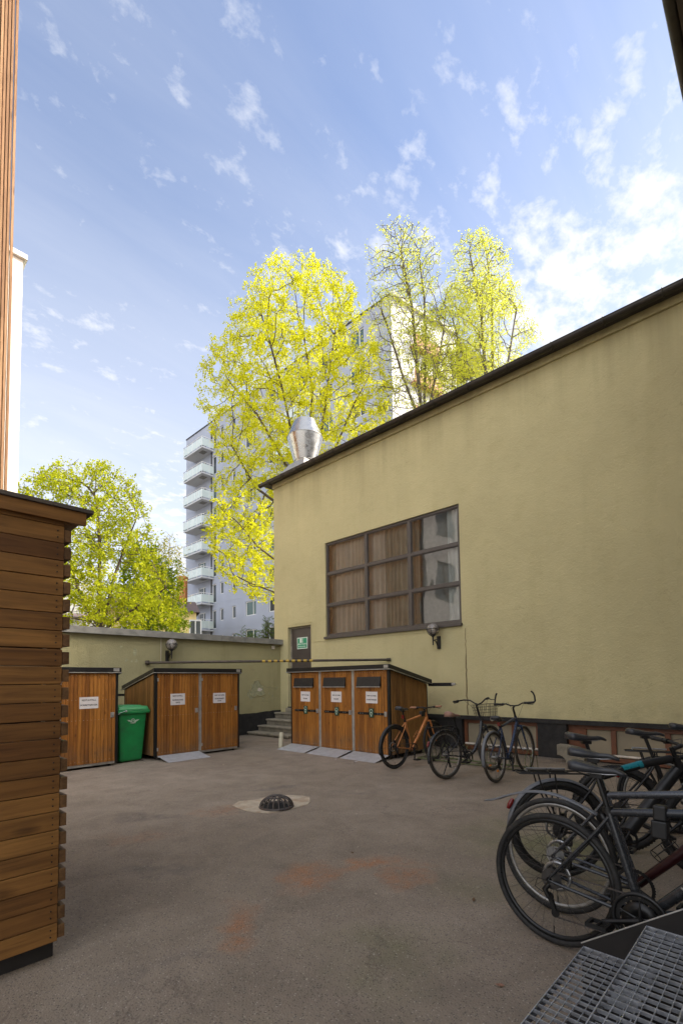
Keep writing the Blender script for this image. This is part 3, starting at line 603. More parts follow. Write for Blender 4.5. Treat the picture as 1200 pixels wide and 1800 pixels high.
# ------------------------------------------------------------------ bin sheds
def shed(name, label, loc, rz, W, D, zf, zb, doors, signs, over=.04, hand='lock', slots=False, left_side=True, label_x=None):
    """local x along the front, y into the shed; doors = list of (x0,x1)"""
    t = thing(name, label, 'bin shed', loc, rz, 'timber bin sheds in the yard')
    zb0 = .085
    # posts and rails
    p = .05
    for x in (0, W-p): w = MB(); w.box(x, x+p, -.004, p, .05, zf-.005); w.build('post', 'black_metal', t, .003)
    for x in (0, W-p): w = MB(); w.box(x, x+p, D-p, D, .05, zb-.005); w.build('post', 'black_metal', t, .003)
    w = MB(); w.box(p, W-p, .002, .04, zb0-.045, zb0-.003); w.box(p, W-p, D-.04, D, zb0-.045, zb0-.003)
    for (a, b) in zip(doors[:-1], doors[1:]):
        w.box(a[1]+.004, b[0]-.004, -.008, .04, zb0-.04, zf-.01)
    w.build('rail', 'galv', t, .002)
    for i, (x0, x1) in enumerate(doors):
        w = MB(); n = max(6, int(round((x1-x0)/.062))); bw = (x1-x0)/n
        for k in range(n):
            a = x0+k*bw; b = a+bw; e = .0035
            w.add([(a+e, -.012, zb0), (b-e, -.012, zb0), (b-e, -.012, zf-.02), (a+e, -.012, zf-.02), (a, -.002, zb0), (b, -.002, zb0), (b, -.002, zf-.02), (a, -.002, zf-.02)], [(0, 1, 2, 3), (0, 3, 7, 4), (1, 5, 6, 2), (0, 4, 5, 1), (3, 2, 6, 7)])
        w.add([(x0, .018, zb0), (x1, .018, zb0), (x1, .018, zf-.02), (x0, .018, zf-.02)], [(0, 1, 2, 3)])
        d = w.build('door', 'clad_v', t, recalc=False)
        w = MB()
        for z in (zb0+.05, zb0+.75, zb0+1.1, zf-.06):
            for k in range(n): 
                if slots and z > 1.1 and z < 1.5: continue
                w.cyl((x0+(k+.5)*bw, -.0135, z), (x0+(k+.5)*bw, -.011, z), .0042, .0042, 6)
        w.build('screw_row', 'galv', d)
        if slots:
            xc = (x0+x1)/2-.02; hw = (x1-x0)*.36
            w = MB(); w.add([(xc-hw, -.012, 1.345), (xc+hw, -.012, 1.345), (xc+hw, -.012, 1.53), (xc-hw, -.012, 1.53), (xc-hw, -.055, 1.345), (xc+hw, -.055, 1.345), (xc+hw, -.028, 1.53), (xc-hw, -.028, 1.53)], [(4, 5, 6, 7), (0, 4, 7, 3), (1, 2, 6, 5), (3, 7, 6, 2), (0, 1, 5, 4)])
            w.build('slot_flap', 'black_plastic', d)
            w = MB(); w.box(xc-hw-.004, xc+hw+.004, -.064, -.050, 1.328, 1.345); w.build('flap_edge', 'galv', d)
            w = MB(); w.box(x0+.10, x1-.06, -.019, -.0125, .805, .85); w.build('lock_bar', 'black_metal', d)
            w = MB()
            for q in (.16, .22, x1-x0-.22, x1-x0-.16): w.cyl((x0+q, -.0215, .828), (x0+q, -.019, .828), .008, .008, 8)
            w.build('bolt', 'galv', d)
            w = MB(); w.box(xc-.0, xc+.115, -.030, -.0195, .755, .93); w.build('lock_badge', 'badge_green', d, .006)
            w = MB(); w.torus(.034, .006, (xc+.057, -.032, .875), 1, 20, 6); w.torus(.026, .006, (xc+.057, -.032, .828), 1, 20, 6); w.box(xc+.045, xc+.072, -.034, -.0305, .775, .80); w.build('badge_mark', 'emblem', d)
            w = MB(); w.box(x1-.065, x1-.005, -.026, -.0125, .785, .875); w.cyl((x1-.035, -.034, .83), (x1-.035, -.026, .83), .014, .014, 12); w.build('lock_plate', 'galv', d, .003)
        else:
            w = MB(); w.box(x1-.085, x1-.02, -.022, -.0125, .86, .95); w.cyl((x1-.05, -.032, .905), (x1-.05, -.022, .905), .013, .013, 12); w.build('lock_plate', 'galv', d, .003)
            w = MB()
            for z in (zb0+.12, zf-.14): w.box(x0-.012, x0+.012, -.024, -.0125, z-.03, z+.03)
            w.build('hinge', 'galv', d)
    # sides
    def side(x, out):
        w = MB(); n = int(round((D-.1)/.062)); bw = (D-.1)/n
        for k in range(n):
            a = .05+k*bw; b = a+bw; e = .003
            za = zf-.015+(zb-zf)*(a/D); zc = zf-.015+(zb-zf)*(b/D)
            xo = x+out*.012; xi = x+out*.002
            w.add([(xo, a+e, zb0), (xo, b-e, zb0), (xo, b-e, zc), (xo, a+e, za), (xi, a, zb0), (xi, b, zb0), (xi, b, zc), (xi, a, za)], [(0, 1, 2, 3), (0, 3, 7, 4), (1, 5, 6, 2), (0, 4, 5, 1)])
        w.add([(x-out*.015, .05, zb0), (x-out*.015, D-.05, zb0), (x-out*.015, D-.05, zb-.01), (x-out*.015, .05, zf-.02)], [(0, 1, 2, 3)])
        w.build('side_panel', 'clad_side', t, recalc=False)
    side(0, -1); side(W, 1)
    w = MB(); w.add([(.05, D-.01, zb0), (W-.05, D-.01, zb0), (W-.05, D-.01, zb-.02), (.05, D-.01, zb-.02)], [(0, 1, 2, 3)]); w.build('back_panel', 'clad_side', t)
    # roof
    w = MB(); th = .085; o = over
    w.add([(-o, -o, zf), (W+o, -o, zf), (W+o, D+o, zb), (-o, D+o, zb), (-o, -o, zf+th), (W+o, -o, zf+th), (W+o, D+o, zb+th), (-o, D+o, zb+th)], [(0, 3, 2, 1), (4, 5, 6, 7), (0, 1, 5, 4), (1, 2, 6, 5), (2, 3, 7, 6), (3, 0, 4, 7)])
    rf = w.build('roof', 'black_metal', t, .004)
    w = MB(); e = o+.006; w.beam((-e, -e, zf-.006), (W+e, -e, zf-.006), .02, .014); 
    for x in (-e, W+e): w.beam((x, -e+.01, zf-.006), (x, D+e, zb-.006), .014, .012)
    w.build('edge_trim', 'galv', rf)
    w = MB(); lx = W+o-.14 if label_x is None else label_x; w.box(lx, lx+.10, -o-.003, -o, zf+.018, zf+.072); w.build('maker_plate', 'galv', rf)
    # feet
    for x in (.12, W-.12):
        for y in (.06, D-.1):
            w = MB(); w.cyl((x, y, .012), (x, y, .06), .012, .012, 10); w.cyl((x, y, 0), (x, y, .012), .03, .025, 12); w.build('foot', 'black_metal', t)
    for (xs, zs, ww, hh, lines, tilt) in signs:
        M4 = basis((xs, -.0145, zs), (cos(tilt), 0, sin(tilt)), (-sin(tilt), 0, cos(tilt)))
        w = MB(); w.box(-ww/2, ww/2, -hh/2, hh/2, -.0015, .0015, mat=M4); sg = w.build('notice', 'paper', t)
        for (tx, sz, dz) in lines:
            text('lettering', tx, sz, 'ink', sg, M4 @ Matrix.Translation((0, dz, .002)), .0012, .0003)
    return t
def ramp(label, loc, rz, w0, L0, lift=.085):
    w = MB(); w.add([(0, 0, lift), (w0, 0, lift), (w0+.02, -L0, .006), (.02, -L0, .006), (0, 0, lift-.005), (w0, 0, lift-.005), (w0+.02, -L0, .001), (.02, -L0, .001)], [(0, 1, 2, 3), (4, 7, 6, 5), (0, 3, 7, 4), (1, 5, 6, 2), (2, 6, 7, 3)])
    o = w.build('loading_ramp', 'galv_ramp'); o.location = loc; o.rotation_euler = (0, 0, rz); return tag(o, label, 'ramp', 'steel ramps in front of the bin sheds')
T1 = lambda a: [('RESTAVFALL', .042, .045), (a, .038, -.04)]
shed('bin_shed', 'bin shed with a single notice, leftmost, half hidden behind the dark timber enclosure', (1.55, 8.93, 0), 0, 1.92, 1.45, 1.665, 1.33, [(.05, .98), (1.0, 1.87)],
     [(1.425, 1.135, .305, .20, T1('FORRETNINGER'), .01)])
shed('bin_shed', 'bin shed with two doors and one ramp standing right of the green wheelie bin', (4.12, 8.86, 0), 0, 1.89, 1.42, 1.665, 1.33, [(.05, .91), (.98, 1.84)],
     [(.455, 1.14, .30, .22, [('RESTAVFALL', .038, .065), ('NORDRAAKS', .038, -.015), ('GATE', .036, -.065)], .008), (1.385, 1.135, .295, .21, [('PAPP OG PAPIR', .034, .055), ('NORDRAAKS', .036, -.015), ('GATE', .034, -.062)], .0)])
S3 = lambda a: [('PAPP OG PAPIR', .033, .03), (a, .033, -.045)]
shed('bin_shed', 'bin shed with three doors with black letter flaps beside the stone steps', (7.0, 8.30, 0), radians(-90), 2.80, 1.24, 1.672, 1.375, [(.05, .91), (.985, 1.855), (1.93, 2.75)],
     [(.50, 1.13, .30, .215, S3('BOLIGER'), -.02), (1.44, 1.135, .295, .215, S3('BOLIGER'), -.01), (2.38, 1.135, .29, .22, S3('FORRETNINGER'), -.01)], slots=True, over=.07)
ramp('steel ramp under the left door of the shed beside the green bin', (4.16, 8.83, 0), 0, .86, .42)
for lab, y in (('steel ramp under the leftmost flap door, nearest the steps', 8.25), ('steel ramp under the middle flap door', 7.31), ('steel ramp under the rightmost flap door, behind the orange bicycle', 6.37)):
    ramp(lab, (6.97, y, 0), radians(-90), .86, .43)
w = MB(); w.box(0, .62, 0, .03, 0, .05); w.build('connecting_bar', 'black_metal'); o = bpy.data.objects['connecting_bar']; o.location = (3.50, 10.28, 1.20); tag(o, 'short black bar joining the two left bin sheds behind the green bin', 'bar')
bt = thing('gate_latch', 'black bar with silver tip sticking out behind the three door bin shed', 'latch bar', (8.30, 5.40, 1.36))
w = MB(); w.box(0, .07, -.42, .12, -.035, .035); w.build('bar', 'black_metal', bt, .004)
w = MB(); w.box(.0, .05, -.50, -.42, -.02, .03); w.build('tip', 'alu', bt, .006)
# cream offcut post leaning by the shed corner
w = MB(); w.cyl((0, 0, 0), (.03, .01, .33), .05, .05, 18); o = w.build('stub_post', 'cream_post', None, .004); o.location = (6.78, 8.40, 0); tag(o, 'short cream round post standing at the shed corner by the steps', 'post')

# ------------------------------------------------------------------ green wheelie bin
wb = thing('wheelie_bin', 'green plastic wheelie bin with closed lid between two timber sheds', 'wheelie bin', (3.76, 9.33, 0), radians(3))
def taper(mb, x0, x1, y0, y1, z0, X0, X1, Y0, Y1, z1, mi=0):
    mb.add([(x0, y0, z0), (x1, y0, z0), (x1, y1, z0), (x0, y1, z0), (X0, Y0, z1), (X1, Y0, z1), (X1, Y1, z1), (X0, Y1, z1)], [(0, 3, 2, 1), (4, 5, 6, 7), (0, 1, 5, 4), (1, 2, 6, 5), (2, 3, 7, 6), (3, 0, 4, 7)], mi)
w = MB(); taper(w, -.21, .21, -.26, .26, .02, -.265, .265, -.33, .33, .93); w.build('body', 'bin_green', wb, .03)
w = MB(); taper(w, -.30, .30, -.37, .36, .905, -.30, .30, -.37, .36, .965); taper(w, -.305, .305, -.375, .36, .93, -.305, .305, -.375, .36, .943); w.build('rim', 'bin_green', wb, .012)
w = MB(); taper(w, -.295, .295, -.36, .33, .967, -.27, .27, -.33, .31, 1.035); taper(w, -.22, .18, -.34, .2, 1.03, -.19, .15, -.30, .17, 1.055); w.build('lid', 'bin_lid', wb, .016)
w = MB(); w.tube([(-.24, .40, .95), (-.24, .44, .98), (.24, .44, .98), (.24, .40, .95)], .015, 10); w.build('handle', 'bin_green', wb)
for x in (-.23, .23):
    w = MB(); w.lathe([(.05, -.025), (.10, -.025), (.10, .025), (.05, .025)], 0, (x, .26, .10), 24, closed=True); w.build('wheel', 'rubber', wb)
w = MB(); yy = -.322; w.torus(.033, .006, (0, yy, .77), 1, 24, 6)
for sx in (-1, 1): w.tube([(sx*.035, yy, .755), (sx*.07, yy+.0, .775), (sx*.115, yy, .785)], [.008, .008, .004], 6); w.tube([(sx*.03, yy, .742), (sx*.07, yy, .762), (sx*.10, yy, .772)], [.006, .006, .003], 6)
w.tube([(-.05, yy+.003, .728), (0, yy+.003, .72), (.05, yy+.003, .728)], .006, 6); w.build('emblem', 'emblem', wb)
text('lettering', 'OS', .035, 'emblem', wb, basis((0, yy-.004, .77), (1, 0, 0), (0, 0, 1)), .001)
w = MB(); w.tube([(-.30, -.37, .90), (-.26, -.385, .93), (-.17, -.38, .955)], .006, 6); w.sphere((-.16, -.385, .955), .02, 10, 6); w.build('lock_chain', 'alu', wb)
# ------------------------------------------------------------------ bicycles (x forward, y left, z up)
def make_bike(label, x, y, head, lean, paint='charcoal', paint2=None, R=.345, tyre=.017, tmat='rubber', rim='rim_black', style='diamond', sad=.98, sadmat='saddle_black',
              fender=None, blade=False, rack=False, basket=False, bar='flat', grips='rubber', tube=.017, disc=True, kick=False, crank=25., knob=False, steer=0., refl=None, lock=False, decal=None,
              raise_front=0., chainguard=False, bottle=False, fmat='black_plastic', group='bicycles parked in the yard', ringR=.095, band=None, extra=None, sthick=.42, spokes=28, cage=False):
    WB = 1.06
    t = bpy.data.objects.new('bicycle', None); COL.objects.link(t); tag(t, label, 'bicycle', group)
    hr, ln = radians(head), radians(lean)
    f = Vector((cos(hr), sin(hr), 0)); s = Vector((-sin(hr), cos(hr), 0)); u = Vector((0, 0, cos(ln)))+s*sin(ln); s2 = s*cos(ln)-Vector((0, 0, sin(ln)))
    mm = Matrix((f, s2, u)).transposed().to_4x4(); mm.translation = Vector((x, y, .004)); t.matrix_world = mm
    BB = Vector((.435, 0, .28)); axis = Vector((-.342, 0, .94)); hub = Vector((0, 0, R)); fhub = Vector((WB, 0, R))
    HB = Vector((.885, 0, R+.40)); HT = HB+axis*.13; ST = HT+axis*.07
    CL = Vector((.285, 0, .76)) if style != 'step' else Vector((.31, 0, .64))
    SP = BB+(CL-BB).normalized()*((sad-.06-BB.z)/((CL-BB).normalized().z))
    # wheels
    for nm, c in (('rear_wheel', hub), ('front_wheel', fhub)):
        root = MB(); rr_ = R-2*tyre
        root.lathe([(rr_+.006, -.010), (rr_+.006, .010), (rr_-.016, .008), (rr_-.020, .0), (rr_-.016, -.008)], 1, c, 56, closed=True); wh = root.build(nm, rim, t)
        w = MB(); w.lathe([(R-tyre+tyre*cos(2*pi*i/10), tyre*1.0*sin(2*pi*i/10)) for i in range(10)], 1, c, 64, closed=True)
        if knob:
            for i in range(80):
                a = 2*pi*i/80
                for yy in (-.014, 0, .014): 
                    a2 = a+(.04 if yy == 0 else 0); mm2 = Matrix.Translation(c) @ Matrix.Rotation(-a2, 4, 'Y'); w.box(R-.006, R+.004, yy-.005, yy+.005, -.007, .007, mat=mm2)
        w.build('tyre', tmat, wh)
        w = MB(); w.cyl(c+Vector((0, -.03, 0)), c+Vector((0, .03, 0)), .013, .013, 12); w.cyl(c+Vector((0, -.032, 0)), c+Vector((0, -.026, 0)), .026, .026, 16); w.cyl(c+Vector((0, .026, 0)), c+Vector((0, .032, 0)), .026, .026, 16)
        w.cyl(c+Vector((0, -.062, 0)), c+Vector((0, .062, 0)), .006, .006, 8); w.build('hub', 'alu' if rim != 'rim_black' else 'black_metal', wh)
        w = MB(); n = spokes
        for i in range(n):
            a = 2*pi*i/n; sg = 1 if i % 2 else -1; a0 = a+(.75 if (i//2) % 2 else -.75)
            w.tube([c+Vector((.024*cos(a0), sg*.028, .024*sin(a0))), c+Vector(((rr_-.016)*cos(a), 0, (rr_-.016)*sin(a)))], .0011, 3)
        w.build('spokes', 'spoke', wh)
        if disc:
            w = MB(); w.lathe([(.062, .040), (.080, .040), (.080, .0415), (.062, .0415)], 1, c, 32, closed=True)
            for k in range(5): a = 2*pi*k/5; w.beam(c+Vector((.02*cos(a), .0407, .02*sin(a))), c+Vector((.066*cos(a+.5), .0407, .066*sin(a+.5))), .004, .002)
            w.build('brake_disc', 'alu', wh)
        w = MB(); w.cyl(c+Vector((0, 0, -(rr_-.018))), c+Vector((0, 0, -(rr_-.058))), .003, .003, 6); w.build('valve', 'black_metal', wh)
        if refl and nm == 'rear_wheel':
            w = MB(); w.box(c.x-.19, c.x-.14, -.012, -.006, c.z-.1, c.z-.08); w.box(c.x+.02, c.x+.06, -.012, -.006, c.z-.21, c.z-.18); w.build('spoke_reflector', refl, wh)
    # frame
    w = MB(); mi2 = 1
    if style == 'step':
        w.tube([BB, CL+Vector((-.0, 0, .0))], tube, 12)
        w.tube([HB+axis*.04, HB+axis*.0+Vector((-.05, 0, -.14)), Vector((.74, 0, .47)), Vector((.66, 0, .36)), Vector((.57, 0, .305)), BB+Vector((.02, 0, .01))], tube*1.5, 14, mi2)
        w.tube([BB+Vector((.05, 0, .05)), BB+Vector((-.01, 0, .16))], .012, 8)
    elif style == 'ebike':
        w.tube([BB, CL], tube, 12, mi2)
        w.tube([CL+Vector((-.01, 0, -.02)), CL+Vector((.05, 0, -.035)), HT+Vector((-.22, 0, -.055)), HT+Vector((-.03, 0, -.02))], [tube*.9, tube, tube*1.25, tube*1.3], 12)
        w.tube([HB+axis*.03+Vector((-.02, 0, 0)), BB+Vector((.05, 0, .05))], [tube*1.7, tube*2.2], 14, 0)
        w.tube([BB+Vector((0, -.05, 0)), BB+Vector((0, .05, 0))], .06, 20)
    else:
        w.tube([BB, CL], tube, 12)
        ttz = .0 if style == 'flat' else -.03
        w.tube([CL+Vector((0, 0, -.01)), CL+Vector((.03, 0, -.004)), HT+axis*(-.035)+Vector((-.04, 0, .002)), HT+axis*(-.03)], [tube*.9, tube, tube*1.05, tube], 12)
        w.tube([BB+Vector((.01, 0, .01)), BB.lerp(HB, .5), HB+axis*.035], [tube*1.15, tube*1.3, tube*1.2], 14, mi2)
    w.tube([HB, HT], tube*1.2, 14)
    w.tube([BB+Vector((0, -.038, 0)), BB+Vector((0, .038, 0))], .024, 16)
    ss = CL+Vector((.005, 0, -.03)) if style != 'step' else CL+Vector((0, 0, -.05))
    for sg in (-1, 1):
        w.tube([ss+Vector((0, sg*.014, 0)), ss+Vector((-.06, sg*.034, -.09)), hub+Vector((.015, sg*.058, .03))], [.009, .009, .008], 8)
        w.tube([BB+Vector((-.02, sg*.02, 0)), BB+Vector((-.09, sg*.036, .012)), hub+Vector((.03, sg*.058, -.008))], [.012, .011, .009], 8)
        w.tube([hub+Vector((.03, sg*.058, -.008)), hub+Vector((-.006, sg*.058, 0)), hub+Vector((.015, sg*.058, .03))], .008, 6)
    fr = w.build('frame', [paint, paint2 or paint], t)
    if band:
        w = MB(); a = HT+Vector((-.22, 0, -.055)); b = CL.lerp(a, .55)+Vector((0, 0, -.012)); w.tube([b, a.lerp(b, .1)], [tube*1.12, tube*1.28], 12); w.tube([BB.lerp(CL, .62), BB.lerp(CL, .95)], tube*1.06, 12); w.build('paint_band', band, fr)
    if decal:
        d = (HB-BB).normalized(); p = BB.lerp(HB, .50)+Vector((0, -tube*1.32, 0)); text('decal', decal, tube*2.1, 'galv', fr, basis(p, (d.x, 0, d.z), (-d.z, 0, d.x)), .001, .0008)
    # fork and steering (turned about the steering axis)
    sr = Matrix.Translation(HB) @ Matrix.Rotation(radians(steer), 4, axis) @ Matrix.Translation(-HB)
    def X(p): return sr @ Vector(p)
    w = MB(); w.tube([HB+Vector((.012, -.055, -.03)), HB+Vector((.012, .055, -.03))], .017, 10)
    for sg in (-1, 1): w.tube([HB+Vector((.012, sg*.05, -.02)), HB+Vector((.075, sg*.056, -.20)), fhub+Vector((-.0, sg*.055, 0))], [.016, .014, .009], 10)
    w.tube([HB, HB+Vector((.01, 0, -.03))], .018, 10); fk = w.build('fork', paint if style != 'susp' else 'black_metal', t)
    if steer: 
        fk.data.transform(sr)
        fw_ = [c for c in t.children if c.name.startswith('front_wheel')][0]
        for o in [fw_]+list(fw_.children): o.data.transform(sr)
    # seat post and saddle
    w = MB(); w.tube([CL-(CL-BB).normalized()*.02, SP], .0135, 12); w.tube([CL+Vector((.0, 0, -.012)), CL+(CL-BB).normalized()*.018], tube*1.25, 12); w.box(SP.x-.03, SP.x+.03, -.025, .025, SP.z-.006, SP.z+.016); w.build('seatpost', 'black_metal', t)
    w = MB(); NS = 15; rows = []
    tail = sad
    for i in range(NS):
        k = i/(NS-1); xx = -.135+.275*k
        wd = .076*(1-(k/.62)**2*.72) if k < .62 else .026-(k-.62)*.018
        if k < .06: wd *= .62+.38*(k/.06)
        if k > .96: wd *= .6
        zz = tail-.006+.014*(1-k)**2-.007*sin(pi*k)+.006*k-(.022*max(0, k-.82)/.18 if k > .82 else 0)
        for j in range(13):
            a = -pi/2+pi*j/12; yy = wd*sin(a); dz = sthick*wd*(cos(a)**.55 if cos(a) > 0 else 0)*.9-.012
            if j in (0, 12): dz = -.026-.012*(1-k)
            rows.append((SP.x+xx, yy, zz+dz-(.006 if abs(j-6) < 1 and .2 < k < .8 else 0)))
    fs = [(i*13+j, i*13+j+1, (i+1)*13+j+1, (i+1)*13+j) for i in range(NS-1) for j in range(12)]
    fs += [tuple(range(13)), tuple((NS-1)*13+j for j in range(12, -1, -1))]
    fs += [(i*13, (i+1)*13, (i+1)*13+12, i*13+12) for i in range(NS-1)]
    w.add(rows, fs, 0, True); sdl = w.build('saddle', sadmat, t)
    w = MB()
    for sg in (-1, 1): w.tube([(SP.x-.10, sg*.032, tail-.03), (SP.x-.05, sg*.022, SP.z+.018), (SP.x+.05, sg*.022, SP.z+.018), (SP.x+.115, sg*.012, tail-.035)], .0035, 6)
    w.build('saddle_rail', 'alu', sdl)
    # cockpit
    w = MB(); w.tube([HT, ST], .016, 12)
    if bar == 'swept':
        ST2 = ST+axis*.10; w.tube([ST, ST2], .013, 10); stem = ST2+Vector((.05, 0, .02)); w.tube([ST2, stem], .014, 10)
    elif bar == 'barends': ST2 = ST+axis*.07; w.tube([ST, ST2], .014, 10); stem = ST2+Vector((.07, 0, .03)); w.tube([ST2, stem], .015, 10)
    else: stem = ST+Vector((.075, 0, .01)); w.tube([ST-axis*.02, stem], .016, 10)
    w.build('stem', 'black_metal', t).data.transform(sr)
    HW = .31
    if bar == 'swept': pth = lambda sg: [(stem.x, 0, stem.z), (stem.x+.01, sg*.06, stem.z+.02), (stem.x+.005, sg*.14, stem.z+.075), (stem.x-.05, sg*.22, stem.z+.09), (stem.x-.17, sg*.285, stem.z+.075), (stem.x-.22, sg*.30, stem.z+.07)]
    elif bar == 'barends': pth = lambda sg: [(stem.x, 0, stem.z), (stem.x, sg*.06, stem.z+.005), (stem.x-.01, sg*.13, stem.z+.035), (stem.x-.02, sg*.21, stem.z+.035), (stem.x-.025, sg*HW, stem.z+.035)]
    else: pth = lambda sg: [(stem.x, 0, stem.z), (stem.x-.005, sg*.12, stem.z+.012), (stem.x-.03, sg*HW, stem.z+.018)]
    w = MB()
    for sg in (-1, 1): w.tube(pth(sg), .0115, 10)
    hb = w.build('handlebar', 'black_metal', t); hb.data.transform(sr)
    for sg in (-1, 1):
        pp = [Vector(p) for p in pth(sg)]; e = pp[-1]; dd_ = (pp[-1]-pp[-2]).normalized(); gl_ = min(.115, (pp[-1]-pp[-2]).length)
        w = MB(); w.cyl(e-dd_*gl_, e+dd_*.004, .0165, .017, 12)
        if bar == 'barends': w.tube([e, e+Vector((.03, sg*.012, .02)), e+Vector((.045, sg*.004, .10)), e+Vector((.04, -sg*.012, .145)), e+Vector((.03, -sg*.035, .175))], .0125, 10)
        w.build('grip', grips, hb).data.transform(sr)
        q = e-dd_*(gl_+.03); w = MB(); w.cyl(q-dd_*.018, q+dd_*.018, .019, .019, 12); w.tube([q+Vector((.02, 0, -.005)), q+Vector((.045, sg*.02, -.02)), q+Vector((.04, sg*.10, -.03))], [.008, .007, .005], 8); w.tube([q, q+Vector((.03, 0, -.002))], .01, 8)
        w.build('brake_lever', 'black_metal', hb).data.transform(sr)
        w = MB(); w.tube([q+Vector((.03, 0, 0)), q+Vector((.08, -sg*.05, .02)), ST+Vector((.10, sg*.05, -.02)), HT+Vector((.04, sg*.02, -.03)), HB+Vector((.03, sg*.02, -.02))], .0025, 5); w.build('brake_cable', 'black_plastic', hb).data.transform(sr)
    # drivetrain on the right (-y)
    w = MB(); c = BB+Vector((0, -.055, 0)); r = ringR; n = 44
    ring = []
    for i in range(n*2): ring.append(r+(.004 if i % 2 else -.001))
    vs = []; 
    for i in range(n*2):
        a = pi*i/n
        for rad, yy in ((ring[i], -.0015), (ring[i], .0015), (r-.016, .0015), (r-.016, -.0015)): vs.append((c.x+rad*cos(a), c.y+yy, c.z+rad*sin(a)))
    N = n*2; w.add(vs, [(4*i+k, 4*((i+1) % N)+k, 4*((i+1) % N)+(k+1) % 4, 4*i+(k+1) % 4) for i in range(N) for k in range(4)])
    for k in range(5): a = 2*pi*k/5+radians(crank); w.beam(c, c+Vector(((r-.01)*cos(a), 0, (r-.01)*sin(a))), .004, .018, up=(0, 1, 0)) if False else w.tube([c, c+Vector(((r-.012)*cos(a), 0, (r-.012)*sin(a)))], [.012, .006], 6)
    cs = w.build('crankset', 'black_metal', t)
    if chainguard:
        w = MB(); w.lathe([(.018, -.004), (.082, -.003), (.082, .0), (.018, .002)], 1, c+Vector((0, -.002, 0)), 40, closed=True); w.build('ring_plate', 'black_metal', cs)
        w = MB(); w.lathe([(r+.004, -.006), (r+.022, -.006), (r+.022, .008), (r+.004, .006)], 1, c+Vector((0, -.004, 0)), 48, closed=True, arc=2*pi); w.build('chain_guard', 'black_plastic', cs)
    for sg, a in ((-1, radians(180+crank)), (1, radians(crank))):
        w = MB(); p0 = BB+Vector((0, sg*.066, 0)); p1 = p0+Vector((.17*cos(a), sg*.012, .17*sin(a))); w.tube([p0, p0.lerp(p1, .5), p1], [.017, .012, .012], 10); w.cyl(p0+Vector((0, sg*.012, 0)), p0+Vector((0, -sg*.02, 0)), .02, .02, 14); w.build('crank_arm', 'black_metal', cs)
        w = MB(); q = p1+Vector((0, sg*.055, 0)); w.box(q.x-.048, q.x+.048, q.y-.045, q.y-.033, q.z-.009, q.z+.009); w.box(q.x-.048, q.x+.048, q.y+.033, q.y+.045, q.z-.009, q.z+.009); w.box(q.x-.048, q.x-.034, q.y-.033, q.y+.033, q.z-.009, q.z+.009); w.box(q.x+.034, q.x+.048, q.y-.033, q.y+.033, q.z-.009, q.z+.009); w.cyl(p1, q+Vector((0, sg*.04, 0)), .008, .008, 8); w.build('pedal', 'black_plastic', cs)
    w = MB()
    for i in range(8): w.lathe([(.016, 0), (.055-.0042*i, 0), (.055-.0042*i, .002), (.016, .002)], 1, hub+Vector((0, -.030-.0042*i, 0)), 24, closed=True, sm=False)
    w.build('cassette', 'alu' if rim != 'rim_black' else 'spoke', t)
    dj = hub+Vector((.0, -.05, -.085)); dj2 = hub+Vector((.03, -.05, -.165))
    w = MB(); w.tube([hub+Vector((0, -.062, -.02)), hub+Vector((-.02, -.068, -.05)), dj+Vector((0, -.015, 0))], [.012, .016, .014], 8)
    for q in (dj, dj2): w.cyl(q+Vector((0, -.004, 0)), q+Vector((0, .004, 0)), .021, .021, 16)
    w.beam(dj+Vector((0, -.008, 0)), dj2+Vector((0, -.008, 0)), .003, .022, up=(1, 0, 0)); w.beam(dj+Vector((0, .008, 0)), dj2+Vector((0, .008, 0)), .003, .022, up=(1, 0, 0))
    w.tube([hub+Vector((.03, -.062, -.01)), hub+Vector((-.06, -.066, .0)), hub+Vector((-.075, -.066, -.05)), hub+Vector((-.03, -.066, -.07))], .0025, 5)
    w.build('derailleur', 'black_metal', t)
    w = MB(); rc = .046; yc = -.045
    def chain(p, q):
        p = Vector(p); q = Vector(q); n = int((q-p).length/.0127); d = (q-p)/n
        for i in range(n):
            a = p+d*i; h = .0085 if i % 2 else .0065; w.beam(a, a+d*.92, .0055 if i % 2 else .0035, h, up=(0, 0, 1))
    chain((hub.x+.004, yc, hub.z+rc), (BB.x+.006, -.055, BB.z+r)); chain((dj2.x, yc, dj2.z-.02), (BB.x-.005, -.055, BB.z-r))
    w.build('chain', 'cast_iron', t)
    # brakes
    w = MB()
    if disc: w.box(hub.x+.03, hub.x+.075, .032, .062, hub.z+.055, hub.z+.10)
    else:
        for sg in (-1, 1): w.tube([(hub.x+.17, sg*.035, hub.z+.25), (hub.x+.155, sg*.030, hub.z+.345)], .006, 6)
        w.tube([(.155, -.03, hub.z+.345), (.155, .03, hub.z+.345)], .002, 5)
    w.build('rear_brake', 'black_metal', t)
    # mudguards
    def arc(cx, cz, r_, a0, a1, wd, n=26, lift=0.):
        g = MB(); vs = []
        for i in range(n+1):
            a = radians(a0+(a1-a0)*i/n); rr_ = r_+lift*(i/n)
            for yy, dr in ((-wd, -.012), (-wd*.6, 0), (0, .004), (wd*.6, 0), (wd, -.012)): vs.append((cx+(rr_+dr)*cos(a), yy, cz+(rr_+dr)*sin(a)))
        k = 5; g.add(vs, [(i*k+j, i*k+j+1, (i+1)*k+j+1, (i+1)*k+j) for i in range(n) for j in range(k-1)], 0, True); return g
    def solid(o, th=.0025):
        sm = o.modifiers.new('thick', 'SOLIDIFY'); sm.thickness = th; return o
